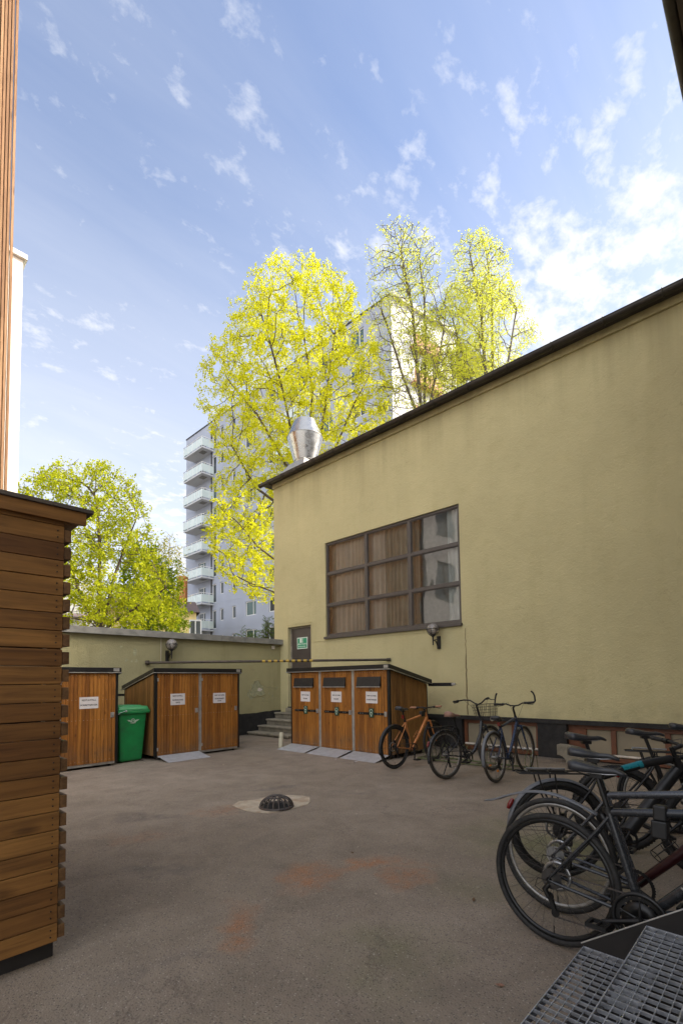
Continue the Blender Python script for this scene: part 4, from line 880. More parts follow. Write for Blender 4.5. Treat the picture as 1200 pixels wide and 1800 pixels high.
    if fender:
        g = arc(0, R, R+.014, 15, 195, tyre*1.35); o = solid(g.build('rear_mudguard', fmat, t))
        g = arc(WB, R, R+.014, -8, 120, tyre*1.35); o2 = solid(g.build('front_mudguard', fmat, t)); 
        w = MB()
        for a in (150, 180):
            for sg in (-1, 1): w.tube([(0, sg*.055, R), ((R+.01)*cos(radians(a)), sg*tyre*1.3, R+(R+.01)*sin(radians(a)))], .002, 5)
        w.build('mudguard_stay', 'spoke', o)
        if steer: o2.data.transform(sr)
    if blade:
        w = MB(); n = 22; vs = []
        for i in range(n+1):
            k = i/n; xx = .235-.66*k; zz = .735+.085*sin(pi*min(1, k*1.15))*.9-.01*k; 
            if k > .85: zz -= (k-.85)*.18
            wd = .018+.016*k if k < .9 else .034-(k-.9)*.22
            for yy, dr in ((-wd, -.010), (-wd*.5, .0), (wd*.5, .0), (wd, -.010)): vs.append((xx, yy, zz+dr))
        w.add(vs, [(i*4+j, i*4+j+1, (i+1)*4+j+1, (i+1)*4+j) for i in range(n) for j in range(3)], 0, True); solid(w.build('blade_mudguard', 'fender_grey', t), .004)
        w = MB(); w.tube([(.30, 0, .66), (.25, 0, .735)], .016, 8); w.build('mudguard_clamp', 'black_plastic', t)
    if rack:
        zr = R*2+.055; w = MB()
        for yy in (-.055, .055): w.tube([(.16, yy, zr), (-.26, yy, zr+.004), (-.28, yy*.8, zr+.004)], .006, 8)
        w.tube([(-.28, -.045, zr+.004), (-.28, .045, zr+.004)], .006, 8); w.tube([(.08, 0, zr), (-.26, 0, zr+.002)], .006, 8)
        for xx in (.08, -.05, -.18): w.tube([(xx, -.055, zr), (xx, .055, zr)], .005, 8)
        for sg in (-1, 1): w.tube([(-.03, sg*.055, zr), (.0, sg*.066, R+.02)], .006, 8); w.tube([(-.15, sg*.055, zr), (-.13, sg*.06, zr-.08), (.0, sg*.066, R+.02)], .006, 8); w.tube([(.16, sg*.055, zr), (.25, sg*.02, zr-.03)], .005, 6)
        rk = w.build('rack', 'black_metal', t)
        if rack == 'spring':
            w = MB(); w.tube([(-.22, 0, zr+.03), (.06, 0, zr+.025)], .008, 8); w.tube([(-.22, -.03, zr+.02), (-.22, .03, zr+.02)], .006, 6); w.build('spring_clip', 'alu', rk)
        w = MB(); w.tube([((R+.034)*cos(radians(q)), 0, R+(R+.034)*sin(radians(q))) for q in (146, 150, 154, 158)], [.012, .018, .018, .012], 8); w.build('rear_reflector', 'reflector_red', t)
    elif refl is not None or fender:
        w = MB(); d = (SP-CL).normalized(); p = CL.lerp(SP, .45); w.box(p.x-.045, p.x-.018, -.02, .02, p.z-.03, p.z+.03); w.build('rear_light', 'reflector_red', t, .003)
    if basket:
        w = MB(); bx0, bx1, by, bz0, bz1 = stem.x-.02+.06, stem.x+.34, .15, HT.z-.02, HT.z+.18
        def wire(*p): w.tube([Vector(q) for q in p], .0028, 5)
        for z, e in ((bz1, 0), (bz1-.045, .006), (bz1-.09, .012), (bz1-.135, .018), (bz0, .03)):
            wire((bx0+e, -by+e, z), (bx1-e, -by+e, z), (bx1-e, by-e, z), (bx0+e, by-e, z), (bx0+e, -by+e, z))
        for i in range(9):
            k = i/8; x0, x1 = bx0+(bx1-bx0)*k, bx0+.03+(bx1-bx0-.06)*k
            for sg in (-1, 1): wire((x0, sg*by, bz1), (x1, sg*(by-.03), bz0))
            wire((x1, -(by-.03), bz0), (x1, by-.03, bz0))
            y0, y1 = -by+2*by*k, -(by-.03)+2*(by-.03)*k
            wire((bx0, y0, bz1), (bx0+.03, y1, bz0)); wire((bx1, y0, bz1), (bx1-.03, y1, bz0))
        w.build('basket', 'black_metal', t).data.transform(sr)
        w = MB(); w.cyl((bx1-.0, 0, bz0-.05), (bx1+.04, 0, bz0-.05), .03, .032, 14); w.build('headlight', 'alu', t).data.transform(sr)
    if kick: w = MB(); w.tube([(.10, .05, .24), (.06, .13, .03), (.04, .16, .012)], .008, 8); w.build('kickstand', 'black_metal', t)
    if lock: w = MB(); p = CL.lerp(HT, .42); w.box(p.x-.028, p.x+.028, -.032, .032, p.z-.05, p.z+.022); w.box(p.x-.038, p.x+.030, -.03, .03, p.z-.135, p.z-.05); w.build('folding_lock', 'black_plastic', t, .008)
    if bottle or cage:
        d = (HB-BB).normalized(); nrm = Vector((-d.z, 0, d.x)); p = BB.lerp(HB, .38)+nrm*.055; w = MB()
        for q in (-.05, .02, .07): w.torus(.033, .003, (0, 0, q), 2, 20, 5)
        for a in (0, 1.6, 3.1, 4.7): w.tube([(.033*cos(a), .033*sin(a), -.05), (.033*cos(a), .033*sin(a), .08)], .003, 5)
        o = w.build('bottle_cage', paint if cage else 'black_metal', t); o.data.transform(basis(p, nrm, (0, 1, 0)) if False else (Matrix.Translation(p) @ d.to_track_quat('Z', 'Y').to_matrix().to_4x4()))
    if extra == 'bag': w = MB(); d = Vector((.05, 0, -.02)); w.box(HT.x-.14, HT.x-.03, -.03, .03, HT.z-.07, HT.z+.03); w.build('frame_bag', 'black_plastic', t, .015)
    if extra == 'coverlock': w = MB(); w.torus(.075, .012, (.26, 0, R+.30), 1, 20, 8); w.build('cable_lock', 'black_plastic', t)
    return t

make_bike('copper orange bicycle with tan grips in front of the three door shed', 6.332, 4.881, -3.7, 1., 'copper', tyre=.023, R=.355, tmat='rubber', fender=True, sad=.985, grips='grip_tan', bar='flat', crank=80, sthick=.6, extra='bag', cage=True, tube=.019, steer=8, fmat='black_plastic')
make_bike('dark step-through bicycle with tan saddle cover and wire front basket', 6.149, 3.796, -10.5, 3.7, 'charcoal', R=.352, tyre=.022, tmat='rubber_brown', rim='rim_alu', style='step', fender=True, rack=True, basket=True, sad=.93, sadmat='saddle_tan', sthick=.85, bar='swept', grips='rubber', disc=False, kick=True, crank=20, extra='coverlock', steer=6, fmat='charcoal')
make_bike('navy blue bicycle with upturned bar ends in the low wheel rack', 6.394, 3.146, 1., 4.5, 'navy', R=.350, tyre=.020, tmat='rubber_brown', rim='rim_alu', fender=True, sad=.90, bar='barends', disc=False, crank=70, refl='reflector_orange', fmat='fender_grey', tube=.018)
make_bike('charcoal bicycle nearest the metal stairs with grey blade mudguard', 2.736, 1.044, -93., 4.0, 'charcoal', R=.345, tyre=.0175, blade=True, sad=.985, crank=18, lock=True, chainguard=True, tube=.021, decal='MERIDA', ringR=.105)
make_bike('grey bicycle with dark red down tube, second from the metal stairs', 3.119, 1.159, -90.3, 2.5, 'graphite', 'red_paint', R=.345, tyre=.018, rim='rim_alu', sad=1.005, crank=120, tube=.021, ringR=.10, bottle=True)
make_bike('black and teal electric bicycle with rack and red rear reflector', 3.657, 1.335, -50., 0., 'black_metal', 'charcoal', R=.350, tyre=.024, fender=True, rack='spring', sad=1.03, style='ebike', crank=60, tube=.023, band='teal', fmat='fender_grey')
make_bike('black mountain bicycle with knobbly tyres behind the teal electric bicycle', 4.537, 1.158, -62., 2., 'black_metal', R=.352, tyre=.028, knob=True, sad=1.0, crank=40, tube=.02)
make_bike('silver grey bicycle with black rack at the right end of the row', 5.30, .99, -70., 2., 'galv', 'graphite', R=.345, tyre=.019, fender=True, rack='spring', sad=1.0, crank=10, tube=.018, rim='rim_alu', disc=False)

# low wheel rack by the plinth
rk = thing('wheel_rack', 'low green painted wheel rack on the asphalt under the three far bicycles', 'bike rack', (7.35, 2.9, 0))
w = MB(); w.tube([(0, 0, .03), (0, 2.25, .03)], .014, 8); w.tube([(.32, 0, .03), (.32, 2.25, .03)], .014, 8)
for yy in (.0, 1.1, 2.25): w.tube([(0, yy, .03), (.32, yy, .03)], .012, 8)
for yy in (.18, .26, .52, .60, .9, .98, 1.3, 1.38, 1.7, 1.78, 2.05, 2.13): w.tube([(.0, yy, .03), (.05, yy, .24), (.16, yy, .33), (.27, yy, .24), (.32, yy, .03)], .006, 6)
w.build('rail', 'rack_green', rk)
# stone splash block against the plinth
w = MB(); prof = [(0, 0), (.30, 0), (.30, .13), (.27, .21), (.20, .27), (.0, .30), (-.14, .30), (-.14, .12), (-.10, .12), (-.05, .10), (-.0, .04)]
w.prism([(-a, b) for a, b in prof], 0, .16, 0); o = w.build('gully_block', 'stone', None, .008); o.location = (8.66, 3.0, 0); tag(o, 'small rounded stone block with dark gully opening against the black plinth', 'stone block')

# ------------------------------------------------------------------ dark timber enclosure in the left foreground
te = thing('timber_enclosure', 'dark stained timber enclosure of horizontal planks with a board roof at the left edge', 'enclosure', (.83, 2.9, 0))
rr = random.Random(11); w = MB(); z = .10; k = 0; P0 = .0968
while z < 2.33:
    gap = .006 if k in (11, 15) else .003
    x = 0
    w.box(-3.6, -.002, -.001+rr.uniform(-.003, .003), .027, z+rr.uniform(0, .0008), z+P0-gap); z += P0; k += 1
w.build('front_planks', 'timber', te, .003)
w = MB(); w.box(-3.55, -.09, .0285, .031, .12, 1.13); w.box(-3.55, -.09, .0285, .031, 1.22, 1.50); w.box(-3.55, -.09, .0285, .031, 1.60, 2.3); w.build('gap_shade_sheet', 'stair_plate', te)  # added dark sheet, puts shade into the gaps between the planks
w = MB(); z = .10
while z < 2.33: w.box(.0, .034, .002+rr.uniform(-.002, .002), 2.2, z+.012, z+.012+.066); z += P0
w.build('side_planks', 'timber_end', te, .002)
for q in ((-.07, -.0015, .0285, .095, .10, 2.36), (-.20, -.14, .30, .36, 0, .3), (-1.6, -1.5, .0285, .095, .02, 2.36), (-.07, -.0015, 2.1, 2.19, .02, 2.36)): w = MB(); w.box(*q); w.build('post', 'timber_end', te, .002)
w = MB(); w.box(-3.5, -.004, .06, .09, .0, .098); w.build('base_shade_strip', 'stair_plate', te, .002)  # dark strip standing in for the shaded gap under the planks
w = MB(); w.box(-3.7, .135, -.045, 2.35, 2.415, 2.437); w.build('roof', 'timber_roof', te, .002)
w = MB(); w.box(-3.7, .10, -.03, -.003, 2.345, 2.414); w.box(.036, .07, .0, 2.25, 2.345, 2.414); w.build('fascia', 'timber', te, .002)
w = MB()
for i in range(24):
    for xx in (-.035, -1.55): w.cyl((xx, -.004, .13+i*P0), (xx, .0, .13+i*P0), .004, .004, 8); w.cyl((xx, -.004, .165+i*P0), (xx, .0, .165+i*P0), .004, .004, 8)
w.build('screw_row', 'black_metal', te)

# ------------------------------------------------------------------ metal stairs, bottom right
ms = thing('metal_stairs', 'metal grating stairs with dark side plate rising at the bottom right corner', 'stairs', (2.44, .80, 0))
def grate(x0, x1, y0, y1, z):
    w = MB(); th = .013
    nb = int((x1-x0)/.041)
    for i in range(nb+1): xx = x0+(x1-x0)*i/nb; w.box(xx-.0018, xx+.0018, y0, y1, z-th, z)
    nc = int(round((y1-y0)/.037))
    for i in range(1, nc): yy = y0+(y1-y0)*i/nc; w.box(x0, x1, yy-.0012, yy+.0012, z-.008, z-.002)
    a = w.build('tread_grating', 'grating', ms)
    w = MB(); w.box(x0, x1, y1, y1+.004, z-.034, z+.002); w.box(x0, x1, y0-.004, y0, z-.034, z+.002); w.box(x1, x1+.004, y0-.004, y1+.004, z-.034, z+.0015); w.build('tread_edge', 'grating', a)
for i in range(5): grate(-2.4, -.012, -.29-.26*i, -.01-.26*i, .20+.18*i)
w = MB()
d = Vector((0, -.26, .18)); p0 = Vector((0, .005, .205)); p1 = p0+d*5.2
w.add([(-.006, p0.y, p0.z), (-.006, p0.y, 0.0), (-.006, p0.y-.42, 0), (-.006, p1.y, p1.z-.30), (-.006, p1.y, p1.z), (.004, p0.y, p0.z), (.004, p0.y, 0.0), (.004, p0.y-.42, 0), (.004, p1.y, p1.z-.30), (.004, p1.y, p1.z)],
      [(0, 1, 2, 3, 4), (9, 8, 7, 6, 5), (0, 5, 6, 1), (1, 6, 7, 2), (2, 7, 8, 3), (3, 8, 9, 4), (4, 9, 5, 0)]); w.build('side_plate', 'stair_plate', ms)
w = MB(); w.tube([p0+Vector((-.001, 0, .002)), p1+Vector((-.001, 0, .002))], .004, 6); w.build('plate_edge', 'galv', ms)
w = MB(); w.box(-2.4, -.01, -1.5, -.03, .012, .03); w.build('stair_shade_sheet', 'stair_plate', ms)  # added dark sheet under the treads, blackens the grating holes in place of shade

# ------------------------------------------------------------------ building at our back with the eave overhead
rb = thing('eaves_building', 'building at our right with a deep dark eave crossing the top right corner', 'building', (0, -1.2, 0))
w = MB(); wallpanel(w, [-1.2, 24], [0, 9], [(1.0, 2.6, .9, 3.1), (4.4, 6.2, 4.5, 6.2)], .15, lambda u, v, ww: (u, -ww, v)); 
w.add([(-1.2, 0, 0), (-1.2, -8, 0), (-1.2, -8, 9), (-1.2, 0, 9)], [(0, 1, 2, 3)]); w.add([(24, 0, 0), (24, -8, 0), (24, -8, 9), (24, 0, 9)], [(0, 1, 2, 3)]); w.add([(-1.2, -8, 0), (24, -8, 0), (24, -8, 9), (-1.2, -8, 9)], [(0, 1, 2, 3)])
w.build('wall', 'grey_render', rb)
EY = .62+1.2; w = MB()
w.box(-1.6, 24.5, -.3, EY-.10, 8.10, 8.16); w.box(-1.6, 24.5, EY-.10, EY-.045, 8.0, 8.20); w.box(-1.6, 24.5, EY-.45, EY-.30, 8.04, 8.10)
w.add([(-1.6, EY, 8.2), (24.5, EY, 8.2), (24.5, -4, 10.4), (-1.6, -4, 10.4), (24.5, -9.5, 8.2), (-1.6, -9.5, 8.2)], [(0, 1, 2, 3), (3, 2, 4, 5)])
w.build('eave', 'timber_roof', rb)
w = MB(); w.tube([(-1.6, EY-.0, 8.07), (24.5, EY-.0, 8.07)], .062, 10); w.build('gutter', 'gutter', rb)
for (a, b, c, d_) in ((4.4, 6.2, 4.5, 6.2), (1.0, 2.6, .9, 3.1)):
    w = MB(); w.add([(a, -.1, c), (b, -.1, c), (b, -.1, d_), (a, -.1, d_)], [(0, 1, 2, 3)]); w.build('window', 'dark_glass', rb)

# ------------------------------------------------------------------ tall slatted building on the left, white wing, pale block behind
sb = thing('slatted_building', 'tall building clad in orange brown vertical slats at the left edge', 'building', (0, 13.5, 0))
XE = 2.60; w = MB(); rr = random.Random(8); x = XE
w.box(XE-4.3, XE-.06, .06, 6, 0, 27)
while x > XE-4.3:
    bw = .052; dpt = .0 if int((XE-x)/.075) % 4 else -.025
    zz = 0
    while zz < 27:
        ln = rr.uniform(3.2, 4.6); w.box(x-bw, x, dpt, .055, zz+.004, min(27, zz+ln)); zz += ln
    x -= .075
w.build('cladding', 'slat', sb)
ww_ = thing('white_wing', 'pale grey rendered wing with dark windows beside the slatted building', 'building', (0, 13.3, 0))
w = MB(); hl = [(-7.2, -5.6, 2.2, 4.4), (-4.6, -2.9, 5.6, 7.6), (-4.4, -3.2, 2.4, 4.2), (-8.9, -7.6, 5.6, 7.6), (-7.2, -5.6, 8.4, 10.4), (-4.6, -2.9, 9.0, 11)]
wallpanel(w, [-16, XE-4.32], [0, 16], hl, .2, lambda u, v, q: (u, q, v)); w.build('wall', 'grey_render', ww_)
for (a, b, c, d_) in hl:
    w = MB(); w.box(a, b, .12, .16, c, d_); f = w.build('window', 'dark_glass', ww_); w = MB(); w.box((a+b)/2-.04, (a+b)/2+.04, .08, .119, c, d_); w.box(a, b, .08, .119, c, c+.07); w.box(a, b, .08, .119, d_-.07, d_); w.build('window_frame', 'frame_brown', f)
w = MB(); w.lathe([(.02, -.02), (.28, -.02), (.28, .01)], 1, (-1.95-.4, 0, 6.3), 24); w.build('round_vent', 'gutter', ww_)
pb2 = thing('pale_block', 'bright white building edge with a capped parapet behind the slatted building', 'building', (0, 16, 0))
w = MB(); w.box(-6, 3.34, 0, 6, 0, 14.0); w.build('wall', 'white_render', pb2); w = MB(); w.box(-6.1, 3.44, -.10, 6.1, 14.0, 14.14); w.build('parapet_cap', 'win_white', pb2)

# ------------------------------------------------------------------ blue grey apartment tower
ap = thing('apartment_tower', 'tall blue grey apartment tower with stacked white balconies behind the trees', 'apartment building', (28.8, 53.8, 0))
L0 = 32.0; AH = 31.6
WY = lambda yy: yy-53.8
cols = [(45.45, 46.15, 1.35), (43.1, 43.8, 1.35), (39.5, 41.3, 1.5), (35.6, 37.4, 1.5), (31.8, 33.0, 1.4), (28.3, 30.1, 1.5), (24.6, 26.2, 1.5)]
FH = 2.965; floors = [1.43+FH*i for i in range(10)]    # floor levels
holes = []
for i, fz in enumerate(floors):
    for ya, yb2, hh in cols: holes.append((WY(ya), WY(yb2), fz+.95, fz+.95+hh))
    holes.append((WY(46.95), WY(47.75), fz+.15, fz+2.25)); holes.append((WY(49.2), WY(50.8), fz+.9, fz+2.25))
holes = [h for h in holes if h[3] < AH-.2]
w = MB(); wallpanel(w, [WY(21.8), 0], [0, AH], holes, .14, lambda u, v, q: (q, u, v))
w.add([(0, 0, 0), (14, 0, 0), (14, 0, AH), (0, 0, AH)], [(0, 1, 2, 3)]); w.add([(0, -32, AH), (14, -34, AH), (14, 0, AH), (0, 0, AH)], [(0, 1, 2, 3)])
w.build('wall', 'apt_blue', ap, recalc=False)
for h in holes:
    a, b, c, d_ = h; w = MB(); t_ = .09
    w.box(.08, .13, a, b, c, c+t_); w.box(.08, .13, a, b, d_-t_, d_); w.box(.08, .13, a, a+t_, c+t_, d_-t_); w.box(.08, .13, b-t_, b, c+t_, d_-t_)
    if b-a > 1.3: w.box(.08, .13, a+.5, a+.58, c+t_, d_-t_)
    f = w.build('window', 'win_white', ap)
    w = MB(); w.add([(.12, a, c), (.12, b, c), (.12, b, d_), (.12, a, d_)], [(0, 1, 2, 3)]); w.build('pane', 'green_glass' if (int(c*7+a*3) % 5 == 0) else 'dark_glass', f)
w = MB(); w.box(-.06, 14, WY(21.8), 0.05, AH, AH+.14); w.build('roof_edge', 'gutter', ap)
w = MB(); w.tube([(-.07, WY(45.95+1.9), 0), (-.07, WY(45.95+1.9), AH-.6)], .07, 8); w.build('downpipe', 'gutter', ap)
def balcony(y0, y1, fz, par, dep=1.5):
    w = MB(); w.box(-dep, 0, y0, y1, fz-.12, fz+.03); b = w.build('balcony', 'apt_white', par)
    w = MB(); w.box(-dep-.04, -dep-.01, y0-.03, y1+.03, fz+.14, fz+1.0); w.box(-dep-.01, -.02, y0-.04, y0-.01, fz+.14, fz+1.0); w.box(-dep-.01, -.02, y1+.01, y1+.04, fz+.14, fz+1.0); w.build('balustrade_panel', 'balcony_glass', b)
    w = MB(); zt = fz+1.16
    w.tube([(-.02, y0-.03, zt), (-dep-.03, y0-.03, zt), (-dep-.03, y1+.03, zt), (-.02, y1+.03, zt)], .035, 6)
    for k in range(5): yy = y0+(y1-y0)*k/4; w.tube([(-dep-.03, yy, fz-.05), (-dep-.03, yy, zt)], .028, 6)
    w.tube([(-.6, y0-.03, fz), (-.6, y0-.03, zt)], .028, 6); w.build('railing', 'win_white', b)
    w = MB(); w.box(-1.1, -.45, y0+.6, y0+1.5, fz-.135, fz-.121); w.build('soffit_panel', 'coping', b)
for fz in floors:
    if fz < 28.5: balcony(WY(47.45), WY(51.6), fz, ap)
w = MB()
for fz in floors[1:]: w.box(-.012, -.002, WY(21.8), -.02, fz-.02, fz+.02)
w.build('floor_joint', 'apt_blue', ap)
# end face toward the right, white with orange balcony fronts (slightly skewed)
ew = MB(); e0 = Vector((0, -32, 0)); e1 = Vector((7.5, -33.3, 0))
ew.add([e0, e1, e1+Vector((0, 0, AH)), e0+Vector((0, 0, AH))], [(0, 1, 2, 3)])
ew.beam(e0+Vector((0, -.05, AH)), e1+Vector((0, -.05, AH)), .5, .35); ew.build('end_wall', 'apt_white', ap, recalc=False)
de = (e1-e0).normalized(); ne = Vector((de.y, -de.x, 0))
for i, fz in enumerate(floors):
    p = e0+de*2.0+ne*0+Vector((0, 0, fz)); q = e0+de*5.2+Vector((0, 0, fz))
    w = MB(); w.beam(p+ne*.5+Vector((0, 0, .5)), q+ne*.5+Vector((0, 0, .5)), .06, 1.0); w.beam(p+ne*.24, q+ne*.24, .46, .16); w.build('balcony_front', 'apt_orange', ap)
# facade balconies nearer the corner, seen through the maple
for fz in floors[3:9]: balcony(WY(31.4), WY(34.8), fz, ap, 1.3)

# ------------------------------------------------------------------ far houses over the garden wall
def house(name, label, px0, px1, ydist, ztop, mat, roof=True, wins=(), cat='house', dep=8.):
    a = at(px0, ydist); b = at(px1, ydist); d = (b-a); wd = d.length; ang = atan2(d.y, d.x)
    t = thing(name, label, cat, (a.x, a.y, 0), ang)
    w = MB(); w.box(0, wd, 0, dep, 0, ztop); w.build('wall', mat, t)
    if roof:
        w = MB(); w.add([(-.3, -.4, ztop-.05), (wd+.3, -.4, ztop-.05), (wd+.3, dep/2, ztop+roof), (-.3, dep/2, ztop+roof), (wd+.3, dep+.4, ztop-.05), (-.3, dep+.4, ztop-.05)], [(0, 1, 2, 3), (3, 2, 4, 5), (1, 4, 2), (0, 3, 5)]); w.build('roof', 'tile_roof', t)
    for (x, z, ww2, hh) in wins:
        w = MB(); w.box(x, x+ww2, -.05, -.001, z, z+hh); f = w.build('window', 'win_white', t); w = MB(); w.box(x+.12, x+ww2/2-.05, -.06, -.051, z+.12, z+hh-.12); w.box(x+ww2/2+.05, x+ww2-.12, -.06, -.051, z+.12, z+hh-.12); w.build('pane', 'dark_glass', f)
    return t
house('cream_house', 'long cream yellow house glimpsed through the trees above the garden wall', 150, 345, 46, 8.0, 'cream_house', 1.6, [(.8+1.9*i, z, 1.1, 1.5) for i in range(5) for z in (3.2, 5.8)])
house('pale_house', 'pale plastered house gable behind the trees beside the timber enclosure', 60, 168, 38, 9.2, 'pale_house', 0, [(1.0, 6.0, .9, 1.3), (2.6, 3.2, 1.0, 1.3), (3.9, 5.4, .7, 1.0)])
house('garage', 'low white house with round topped gable just above the garden wall', 98, 152, 30, 5.2, 'white_render', .5, [(1.0, 4.3, 1.1, .55)], dep=5)
ch = at(320, 50); w = MB(); w.box(-.4, .4, -.4, .4, 0, 11.9); w.box(-.46, .46, -.46, .46, 11.9, 12.1); o = w.build('brick_chimney', 'brick_chimney'); o.location = ch; o.rotation_euler = (0, 0, -.76); tag(o, 'tall orange brick chimney beside the apartment tower', 'chimney')
# ------------------------------------------------------------------ trees: space colonisation inside a crown volume
def grow(attr, seeds, step, di, dk, up=0., maxit=260, seed=0):
    rng = np.random.default_rng(seed); A = np.array(attr, float); P = [np.array(p, float) for p in seeds[0]]; par = list(seeds[1])
    N = len(P); near = np.full(len(A), -1); nd = np.full(len(A), 1e9); alive = np.ones(len(A), bool)
    def upd(idx):
        nonlocal near, nd
        Q = np.array([P[i] for i in idx]); D = np.sqrt(((A[:, None, :]-Q[None])**2).sum(2)); j = D.argmin(1); dm = D[np.arange(len(A)), j]
        b = dm < nd; nd[b] = dm[b]; near[b] = np.array(idx)[j[b]]
    upd(list(range(N))); last = {}
    for it in range(maxit):
        ok = alive & (nd < di)
        if not ok.any():
            ok = alive & (nd < nd[alive].min()+1e-3) if alive.any() else ok
            if not ok.any(): break
        dirs = {}
        ids = near[ok]; V = A[ok]-np.array([P[i] for i in ids]); V /= (np.linalg.norm(V, axis=1)[:, None]+1e-9)
        acc = {}
        for i, v in zip(ids, V): acc[i] = acc.get(i, 0)+v
        new = []
        for i, v in acc.items():
            n = np.linalg.norm(v)
            if n < 1e-6: continue
            d = v/n; d = d+np.array([0, 0, up])+rng.normal(0, .12, 3); d /= np.linalg.norm(d); q = P[i]+d*step
            k = (round(q[0], 2), round(q[1], 2), round(q[2], 2))
            if last.get(i, 0) > 3: continue
            last[i] = last.get(i, 0)+1; P.append(q); par.append(i); new.append(len(P)-1)
        if not new: break
        upd(new); alive &= nd > dk
        if not alive.any(): break
        nd2 = nd.copy()
    return np.array(P), par
def tree(name, label, base, attr, trunk, step=.4, di=3., dk=.6, up=.15, tip=.010, expo=2.3, leafmat_='leaf_green', bark='bark', leafs=10, lsize=.12, lspread=.18, lr=.03, seed=0, group='trees beyond the yard', droop=0., rmax=.4, skip=.0, lift=0., aspect=1.):
    t = thing(name, label, 'tree', base, 0, group); rng = np.random.default_rng(seed+99)
    P, par = grow(attr, trunk, step, di, dk, up, seed=seed)
    n = len(P); ch = [[] for _ in range(n)]
    for i, p in enumerate(par):
        if p >= 0: ch[p].append(i)
    r = np.zeros(n)
    for i in range(n-1, -1, -1): r[i] = tip if not ch[i] else sum(r[c]**expo for c in ch[i])**(1/expo)
    r = np.minimum(r, rmax)
    # tubes
    wl = MB(); K = 5; seen = set()
    for i in range(n):
        if par[i] < 0: continue
        p = par[i]; a = P[p]; b = P[i]; d = b-a; L_ = np.linalg.norm(d)
        if L_ < 1e-6: continue
        d /= L_; q = np.array([0, 0, 1.]) if abs(d[2]) < .9 else np.array([1., 0, 0]); u = np.cross(d, q); u /= np.linalg.norm(u); v = np.cross(d, u); k = 7 if r[i] > .08 else (4 if r[i] > .018 else 3)
        ra = min(r[p], r[i]*1.25); vs = []
        for rad, c in ((ra, a-d*ra*.3), (r[i], b)):
            for j in range(k): an = 2*pi*j/k; vs.append(tuple(c+(u*cos(an)+v*sin(an))*rad))
        wl.add(vs, [(j, (j+1) % k, k+(j+1) % k, k+j) for j in range(k)], 0, k > 3)
    wl.build('trunk', bark, t, recalc=False)
    # leaves
    tips = np.array([i for i in range(n) if r[i] < lr and P[i][2] > .5]); 
    if skip: tips = tips[rng.random(len(tips)) > skip]
    sub_ = max(1, leafs//9); C0 = np.repeat(P[tips], sub_, 0)+rng.normal(0, lspread, (len(tips)*sub_, 3)); C = np.repeat(C0, 9, 0)+rng.normal(0, lspread*.42, (len(C0)*9, 3)); C[:, 2] -= rng.random(len(C))*droop; C[:, 2] += lift
    m_ = len(C); s = lsize*rng.uniform(.45, 1.5, m_)
    a = rng.normal(size=(m_, 3)); a /= np.linalg.norm(a, axis=1)[:, None]; b = rng.normal(size=(m_, 3)); b -= a*(a*b).sum(1)[:, None]; b /= np.linalg.norm(b, axis=1)[:, None]
    V = np.empty((m_, 4, 3)); sa = (s*.5)[:, None]; sb_ = sa*aspect
    V[:, 0] = C-a*sa; V[:, 1] = C-b*sb_*.8+a*sa*.15; V[:, 2] = C+a*sa; V[:, 3] = C+b*sb_*.8+a*sa*.15
    me = bpy.data.meshes.new('crown'); me.vertices.add(m_*4); me.vertices.foreach_set('co', V.reshape(-1)); me.loops.add(m_*4); me.loops.foreach_set('vertex_index', np.arange(m_*4)); me.polygons.add(m_)
    me.polygons.foreach_set('loop_start', np.arange(m_)*4); me.polygons.foreach_set('loop_total', np.full(m_, 4)); me.materials.append(MAT[leafmat_]); me.update(calc_edges=True); me.validate()
    o = bpy.data.objects.new('crown', me); COL.objects.link(o); o.parent = t
    print(name, 'nodes', n, 'leaves', m_); return t
RT = np.array(Vector((_r.x, _r.y, 0)).normalized()); FW = np.array(Vector((_fw.x, _fw.y, 0)).normalized())
from mathutils import noise as mn
def silh(rows, dist, cpx, n, rng, thick=.9, shell=.55, clump=.0, cs=.9):
    """rows: (y_px, x_left, x_right) of the crown at this distance -> points in the crown volume, relative to its base"""
    base = at(cpx, dist); b = np.array(base); out = []
    ys = [r[0] for r in rows]; dep = abs(np.dot(b, FW))
    while len(out) < n:
        y = rng.uniform(ys[0], ys[-1]); xl = np.interp(y, ys, [r[1] for r in rows]); xr = np.interp(y, ys, [r[2] for r in rows]); wmax = max(r[2]-r[1] for r in rows)
        if rng.random() > (xr-xl)/wmax: continue
        mid, hw = (xl+xr)/2, (xr-xl)/2; th = rng.uniform(0, 2*pi); rad = rng.random()**shell
        x = mid+hw*rad*cos(th); dd = hw*rad*sin(th)*thick*dep/F
        d = ray(x, y); t_ = dep/np.dot(np.array(d), FW); p = np.array(d)*t_+np.array([0, 0, H])+FW*dd
        if clump and mn.noise(Vector(p)*cs) < clump: continue
        out.append(p-np.array([b[0], b[1], 0]))
    return base, out
def stem(pts, step):
    P = [np.array(pts[0], float)]; par = [-1]
    for q in pts[1:]:
        q = np.array(q, float); a = P[-1].copy(); L_ = np.linalg.norm(q-a); k = max(1, int(L_/step))
        for i in range(1, k+1): P.append(a+(q-a)*i/k); par.append(len(P)-2)
    return P, par
def multistem(root, stems, step):
    P, par = stem(root, step); top = len(P)-1
    for s_ in stems:
        last = top; prev = P[top].copy()
        for q in s_:
            q = np.array(q, float); L_ = np.linalg.norm(q-prev); k = max(1, int(L_/step)); a = prev.copy()
            for i in range(1, k+1): P.append(a+(q-a)*i/k); par.append(last); last = len(P)-1
            prev = q
    return P, par
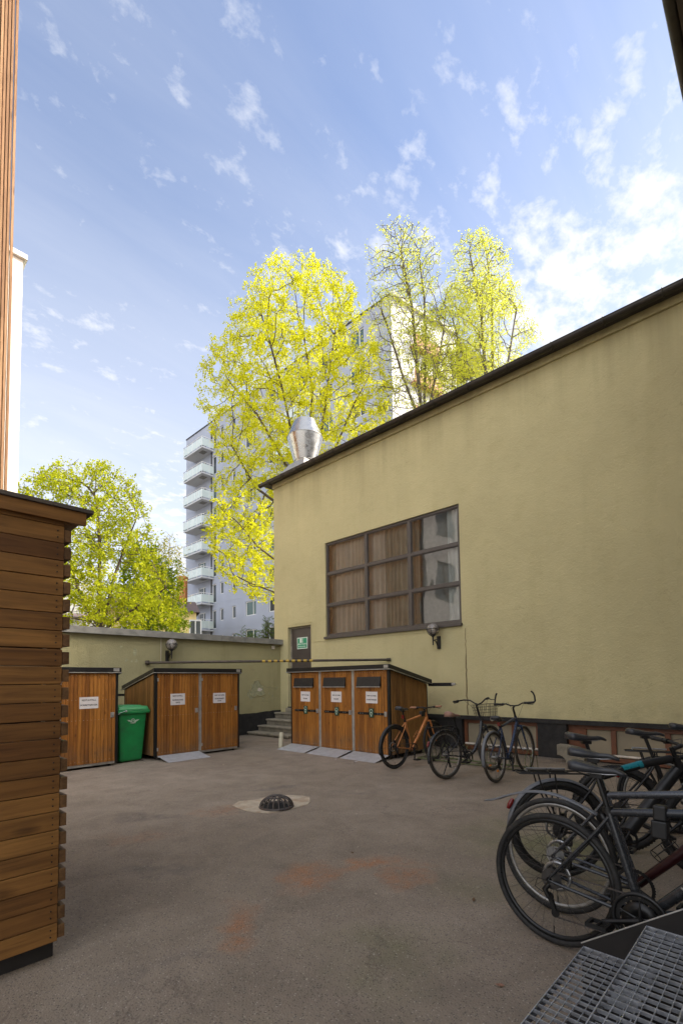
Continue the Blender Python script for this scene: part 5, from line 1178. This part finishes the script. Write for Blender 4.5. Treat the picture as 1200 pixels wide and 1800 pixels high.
def off(base, dist, px, y, dd=0.):                      # offset from a tree's base of the point seen at (px, y)
    dep = abs(np.dot(np.array(base), FW)); d = np.array(ray(px, y)); p = d*dep/np.dot(d, FW)+np.array([0, 0, H])+FW*dd; return p-np.array([base.x, base.y, 0])
rng = np.random.default_rng(3)
# yellow maple in blossom
D_ = 24.5
rows = [(462, 478, 506), (478, 462, 560), (495, 445, 610), (530, 432, 632), (565, 398, 655), (610, 383, 668), (650, 358, 688), (700, 343, 696), (740, 352, 690), (790, 385, 640), (840, 384, 600), (880, 362, 560), (930, 352, 540), (970, 362, 520), (1010, 380, 510), (1048, 430, 500)]
base, A1 = silh(rows, D_, 548, 3400, rng, .8, .5, -.12, .75)
O = lambda x, y, d=0.: off(base, D_, x, y, d)
root = [(0, 0, 0), O(548, 960), O(545, 900)]
tr = multistem(root, [[O(520, 800, -.3), O(500, 700, -.6), O(470, 590, -.8)], [O(540, 790, .4), O(548, 680, .5), O(530, 560, .7)], [O(560, 800, -.2), O(575, 690, -.2), O(590, 580, -.3)], [O(585, 790, .5), O(620, 700, .8), O(650, 640, 1.)], [O(500, 810, .3), O(450, 720, .5), O(400, 660, .6)],
                      [O(500, 900, -.6), O(455, 870, -1.), O(415, 800, -1.)]], .45)
tree('maple_tree', 'large yellow blossoming maple tree rising behind the steel roof vent', base, A1, tr, .34, 2.4, .36, .10, .0085, 2.25, 'leaf_maple', leafs=63, lsize=.070, lspread=.12, lr=.0145, skip=.06, seed=1, droop=.0, rmax=.22, aspect=1.1)
# lower limb hanging in front of the tower
base2, A2 = silh([(870, 372, 470), (910, 352, 480), (950, 352, 480), (1000, 375, 485), (1040, 410, 490), (1062, 440, 485)], 19.5, 520, 420, rng, .5, .6)
O2 = lambda x, y, d=0.: off(base2, 19.5, x, y, d)
tr2 = multistem([(0, 0, 0), O2(520, 1150), O2(510, 1075)], [[O2(480, 1040), O2(440, 1025), O2(410, 1010)], [O2(485, 985), O2(452, 960), O2(420, 920)], [O2(500, 1050), O2(470, 1045)]], .3)
tree('maple_tree', 'smaller maple with sparse yellow blossom low against the blue grey tower', base2, A2, tr2, .26, 1.8, .30, .05, .007, 2.2, 'leaf_maple', leafs=36, lsize=.072, lspread=.085, lr=.011, seed=5, rmax=.10, skip=.25)
# two tall half bare birches
for lab, cpx, rows, sd, D_, lm in (('tall thin birch with bare crown top directly right of the maple', 742, [(400, 668, 700), (418, 660, 745), (440, 640, 765), (452, 655, 775), (490, 640, 770), (530, 655, 785), (560, 642, 790), (620, 650, 815), (680, 655, 820), (740, 670, 800)], 11, 23.5, 'leaf_birch'),
                               ('tall birch with yellow green leaves just above the mustard roof, furthest right', 862, [(408, 822, 846), (432, 800, 862), (450, 790, 890), (500, 785, 900), (540, 760, 912), (575, 740, 918), (600, 730, 940), (630, 735, 915), (660, 745, 890), (710, 760, 860)], 12, 24.5, 'leaf_birch')):
    b, A = silh(rows, D_, cpx, 5200, rng, .9, .6, -.12, .8)
    Ob = lambda x, y, d=0.: off(b, D_, x, y, d)
    tr = multistem([(0, 0, 0), Ob(cpx, 900), Ob(cpx+2, 760)], [[Ob(cpx-10, 640), Ob(cpx-18, 540), Ob(cpx-38, 440)], [Ob(cpx+8, 620, .4), Ob(cpx+6, 520, .4), Ob(cpx-5, 430, .3)], [Ob(cpx+25, 650, -.4), Ob(cpx+38, 560, -.5)], [Ob(cpx-32, 650, .5), Ob(cpx-60, 560, .5)]], .45)
    tree('birch_tree', lab, b, A, tr, .30, 2.2, .26, .32, .0095, 2.45, lm, 'bark_birch', leafs=27 if sd == 12 else 18, lsize=.062, lspread=.15, lr=.016, seed=sd, rmax=.13, droop=.2, skip=.12 if sd == 12 else .34)
# big spring green tree on the left
D_ = 21
rows = [(790, 128, 160), (810, 125, 190), (830, 95, 225), (850, 62, 240), (880, 40, 252), (900, 45, 258), (940, 70, 268), (980, 88, 285), (1030, 92, 310), (1080, 100, 322), (1105, 110, 322)]
base, A = silh(rows, D_, 182, 3000, rng, .8, .5, -.1, .9); Ol = lambda x, y, d=0.: off(base, D_, x, y, d)
tr = multistem([(0, 0, 0), Ol(180, 1110)], [[Ol(175, 1040), Ol(176, 960), Ol(170, 880)], [Ol(190, 1010, .5), Ol(205, 950, .8), Ol(225, 900, .8)], [Ol(158, 1070, -.3), Ol(140, 1020, -.4), Ol(128, 960, -.4)], [Ol(215, 1075, .4), Ol(255, 1050, .5), Ol(285, 1030, .4)], [Ol(150, 1090, .3), Ol(120, 1085, .3)]], .35)
tree('chestnut_tree', 'broad spring green tree with forked trunk above the left end of the garden wall', base, A, tr, .27, 1.9, .27, .10, .008, 2.3, 'leaf_green', leafs=45, lsize=.078, lspread=.12, skip=.28, lr=.0155, seed=21, rmax=.17, droop=.12)
# second, darker tree and a weeping birch towards the tower
base, A = silh([(960, 225, 270), (990, 210, 300), (1030, 205, 322), (1080, 215, 326), (1110, 225, 326)], 27, 262, 1300, rng, .8, .5); Ol = lambda x, y, d=0.: off(base, 27, x, y, d)
tree('lime_tree', 'darker green bushy tree between the big green tree and the tower', base, A, multistem([(0, 0, 0), Ol(262, 1115)], [[Ol(255, 1050)], [Ol(275, 1060), Ol(295, 1030)]], .35), .34, 2.2, .45, .1, .009, 2.3, 'leaf_dark', leafs=45, lsize=.12, lspread=.2, lr=.017, seed=31, rmax=.12)
base, A = silh([(928, 288, 304), (950, 275, 315), (980, 255, 325), (1020, 255, 326), (1060, 265, 326), (1100, 275, 326)], 33, 300, 1200, rng, .8, .6); Ol = lambda x, y, d=0.: off(base, 33, x, y, d)
tree('weeping_birch', 'brownish weeping birch just left of the apartment tower', base, A, multistem([(0, 0, 0), Ol(298, 1115)], [[Ol(297, 1000), Ol(298, 950)]], .4), .36, 2.4, .45, .25, .008, 2.3, 'leaf_brown', 'bark_birch', leafs=34, lsize=.11, lspread=.2, lr=.018, seed=41, rmax=.12, droop=1.1)
# yew bushes peeping over the coping
def yew(label, px, dist, ytop, wpx, sd):
    b = at(px, dist); dep = abs(np.dot(np.array(b), FW)); t = thing('yew_bush', label, 'bush', b, 0, 'yew bushes behind the garden wall'); rr = random.Random(sd)
    zt = H+(1198-ytop)/F*dep; hw = wpx/F*dep/2; wl = MB(); lf = MB()
    for i in range(44):
        a = rr.uniform(0, 2*pi); r = hw*sqrt(rr.random()); top = Vector((r*cos(a), r*sin(a), zt*(1-.18*(r/hw)**1.5)*rr.uniform(.88, 1.0))); p0 = Vector((top.x*.25, top.y*.25, .2)); mid = p0.lerp(top, .6)+Vector((rr.uniform(-.1, .1), rr.uniform(-.1, .1), 0))
        wl.tube([p0, mid, top], [.02, .012, .004], 4, cap=False)
        for k in range(15):
            q = mid.lerp(top, k/14) if rr.random() < .8 else p0.lerp(mid, rr.random()); da = rr.uniform(0, 2*pi); d = Vector((cos(da), sin(da), rr.uniform(.1, .8))).normalized(); ln = rr.uniform(.10, .24)
            wl.tube([q, q+d*ln], .003, 3, cap=False); sd_ = d.orthogonal().normalized(); s2_ = d.cross(sd_)
            for j in range(14):
                c = q+d*ln*(j+1)/14; o = (sd_ if j % 4 < 2 else s2_)*(1 if j % 2 else -1)*.042+d*.018; wv = d*.009; lf.add([c-wv, c+o, c+wv], [(0, 1, 2)])
    wl.build('branches', 'bark', t, recalc=False); lf.build('foliage', 'needle', t, recalc=False)
yew('low yew bush behind the garden wall, left one of two', 435, 17.2, 1093, 50, 1); yew('taller yew bush touching the corner of the mustard building', 474, 17.0, 1072, 44, 2)

# ------------------------------------------------------------------ scattered litter
def leaf(label, x, y, s, rz, mat='leaf_dry', nm='dead_leaf', cat='leaf'):
    w = MB(); pts = [(-1, 0, .1), (-.4, -.45, .35), (.3, -.4, .2), (1, 0, .5), (.3, .42, .25), (-.4, .4, .05), (0, 0, .0)]
    w.add([(a*s, b*s, .006+c*s*.5) for a, b, c in pts], [(6, i, (i+1) % 6) for i in range(6)]); o = w.build(nm, mat, None); o.location = (x, y, 0); o.rotation_euler = (0, 0, rz)
    sm = o.modifiers.new('thick', 'SOLIDIFY'); sm.thickness = .0015; return tag(o, label, cat)
p = pl(878, 1734, 2, 0); leaf('dry brown leaf on the asphalt just left of the metal stairs', p.x, p.y, .022, 2.2)
p = pl(832, 1583, 2, 0); leaf('small dark leaf on the asphalt left of the nearest bicycle wheel', p.x, p.y, .022, .4, 'timber_end')
p = pl(619, 1500, 2, 0); leaf('tiny dark leaf beside the orange rust stain', p.x, p.y, .02, 1.4, 'timber_end')
p = pl(617, 1335, 2, 0); leaf('crumpled white paper scrap between two shed ramps', p.x, p.y, .05, .4, 'paper', 'paper_scrap', 'litter')
p = pl(624, 1340, 2, 0); leaf('flat white paper scrap lying in front of the middle shed ramp', p.x, p.y, .055, -.7, 'paper', 'paper_scrap', 'litter')
p = pl(590, 1335, 2, 0); leaf('small white paper scrap by the edge of a shed ramp', p.x, p.y, .03, -.7, 'paper', 'paper_scrap', 'litter')

rr = random.Random(17); w = MB()
for i in range(520):
    q = rr.random()
    if q < .35: x, y = 8.98-abs(rr.gauss(0, .22)), rr.uniform(.5, 5.2)
    elif q < .5: x, y = rr.uniform(3, 8), 11.1-abs(rr.gauss(0, .25))
    elif q < .6: x, y = rr.uniform(3.6, 7), 8.7+rr.gauss(0, .25)
    else: x, y = rr.uniform(.9, 8), rr.uniform(1.0, 9)
    s_ = rr.uniform(.003, .009); a = rr.uniform(0, pi); mm = Matrix.Translation((x, y, s_*.3)) @ Matrix.Rotation(a, 4, 'Z'); w.box(-s_, s_*rr.uniform(.6, 1.3), -s_*.7, s_*.6, -s_*.3, s_*.5, mat=mm)
tag(w.build('grit', simple('grit_stone', L(.30, .26, .2), .9, 0, .5, 3), None, .001), 'small grit and pebbles scattered over the asphalt', 'grit', kind='stuff')
# ------------------------------------------------------------------ daylight
SUN_EL = radians(33); SDIR = Vector((.78, -.626, 0)).normalized()*cos(SUN_EL)+Vector((0, 0, sin(SUN_EL)))
sl = bpy.data.lights.new('sun', 'SUN'); sl.energy = 2.15; sl.angle = radians(.5); sl.color = (1., .93, .82); so = bpy.data.objects.new('sun', sl); COL.objects.link(so)
so.rotation_euler = SDIR.to_track_quat('Z', 'Y').to_euler()
W = bpy.data.worlds.new('World'); SC.world = W; W.use_nodes = True; nt = W.node_tree; nt.nodes.clear()
class WT(NT):
    def __init__(s): s.t = nt; s.out = s.n('ShaderNodeOutputWorld')
t = WT(); sky = t.n('ShaderNodeTexSky', sky_type='NISHITA'); sky.sun_disc = False; sky.sun_elevation = SUN_EL; sky.sun_rotation = atan2(SDIR.x, SDIR.y); sky.altitude = 50; sky.air_density = 1.0; sky.dust_density = .6; sky.ozone_density = 1.6
g = t.co('Generated'); sp = t.n('ShaderNodeSeparateXYZ'); t.l(g, sp.inputs[0]); zc = t.math('ADD', t.math('MAXIMUM', sp.outputs[2], 0.0), .12)
cb = t.n('ShaderNodeCombineXYZ'); t.l(t.math('DIVIDE', sp.outputs[0], zc), cb.inputs[0]); t.l(t.math('DIVIDE', sp.outputs[1], zc), cb.inputs[1]); pc = cb.outputs[0]
def dot(v): x = t.n('ShaderNodeVectorMath', operation='DOT_PRODUCT'); t.l(g, x.inputs[0]); x.inputs[1].default_value = v; return x.outputs['Value']
n1 = t.noise(t.mp(pc, (1., 1.25, 1), (3.1, 1.7, 0), (0, 0, .5)), 14., 10, .62, .15); n2 = t.noise(t.mp(pc, (1, 1, 1), (7.3, 2.2, 0)), 2.3, 4, .55)
wisp = t.noise(t.mp(pc, (.5, 2.2, 1), (1, 5, 0), (0, 0, .9)), 1.6, 7, .6, .6)
rgt = t.ramp(dot((.96, .22, -.12)), .42, .85, 0, 1)                        # more cloud towards the right
th = t.math('ADD', t.math('ADD', n1, t.math('MULTIPLY', n2, .55)), t.math('MULTIPLY', rgt, .32))
puff = t.math('MULTIPLY', t.ramp(th, .88, 1.06), t.ramp(rgt, 0., 1., .5, 1.))
low = t.math('MULTIPLY', t.ramp(sp.outputs[2], .12, .76, .88, 0.), t.ramp(rgt, 0., 1., 1., .55))
mask = t.math('ADD', t.math('MULTIPLY', puff, .85), t.math('ADD', t.math('ADD', t.ramp(wisp, .35, .85, .06, .24), t.math('MULTIPLY', t.ramp(wisp, .45, .72), t.math('MULTIPLY', rgt, .20))), low), clamp=True)
CW = 4.25
cl = t.mix(1., (CW*.97, CW*.985, CW*1.03, 1), (1, 1, 1, 1), 'MULTIPLY')
skc = t.mix(1., sky.outputs[0], (1.22, 1.10, 1.10, 1), 'MULTIPLY')
c = t.mix(t.math('MULTIPLY', mask, .95), skc, cl)
gl = t.math('POWER', t.math('MAXIMUM', dot(tuple(SDIR)), 0.), 40.)   # added warm glow around the sun, kept out of view, as extra fill
glc = t.n('ShaderNodeMix', data_type='RGBA', blend_type='ADD'); glc.inputs[0].default_value = 1.; t.l(c, glc.inputs[6]); gv = t.n('ShaderNodeVectorMath', operation='SCALE'); gv.inputs[0].default_value = (170, 148, 118); t.l(gl, gv.inputs['Scale']); t.l(gv.outputs[0], glc.inputs[7]); c = glc.outputs[2]
bk = t.math('POWER', t.math('MAXIMUM', dot(tuple(Vector((-.60, -.56, .57)).normalized())), 0.), 2.)   # added bright sky lobe behind the viewer, unseen, as soft fill
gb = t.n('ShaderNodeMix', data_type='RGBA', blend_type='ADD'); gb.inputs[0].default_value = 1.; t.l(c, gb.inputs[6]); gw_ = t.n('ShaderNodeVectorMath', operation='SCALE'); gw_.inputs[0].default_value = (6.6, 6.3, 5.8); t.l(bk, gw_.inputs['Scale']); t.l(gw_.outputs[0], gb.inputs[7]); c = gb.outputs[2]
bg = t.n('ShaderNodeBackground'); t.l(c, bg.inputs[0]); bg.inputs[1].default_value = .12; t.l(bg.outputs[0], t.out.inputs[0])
vs = SC.view_settings; vs.view_transform = 'Standard'; vs.look = 'None'; vs.exposure = 1.17; vs.gamma = 1.; vs.use_curve_mapping = False
SC.cycles.max_bounces = 8; SC.cycles.transparent_max_bounces = 12; SC.cycles.diffuse_bounces = 4
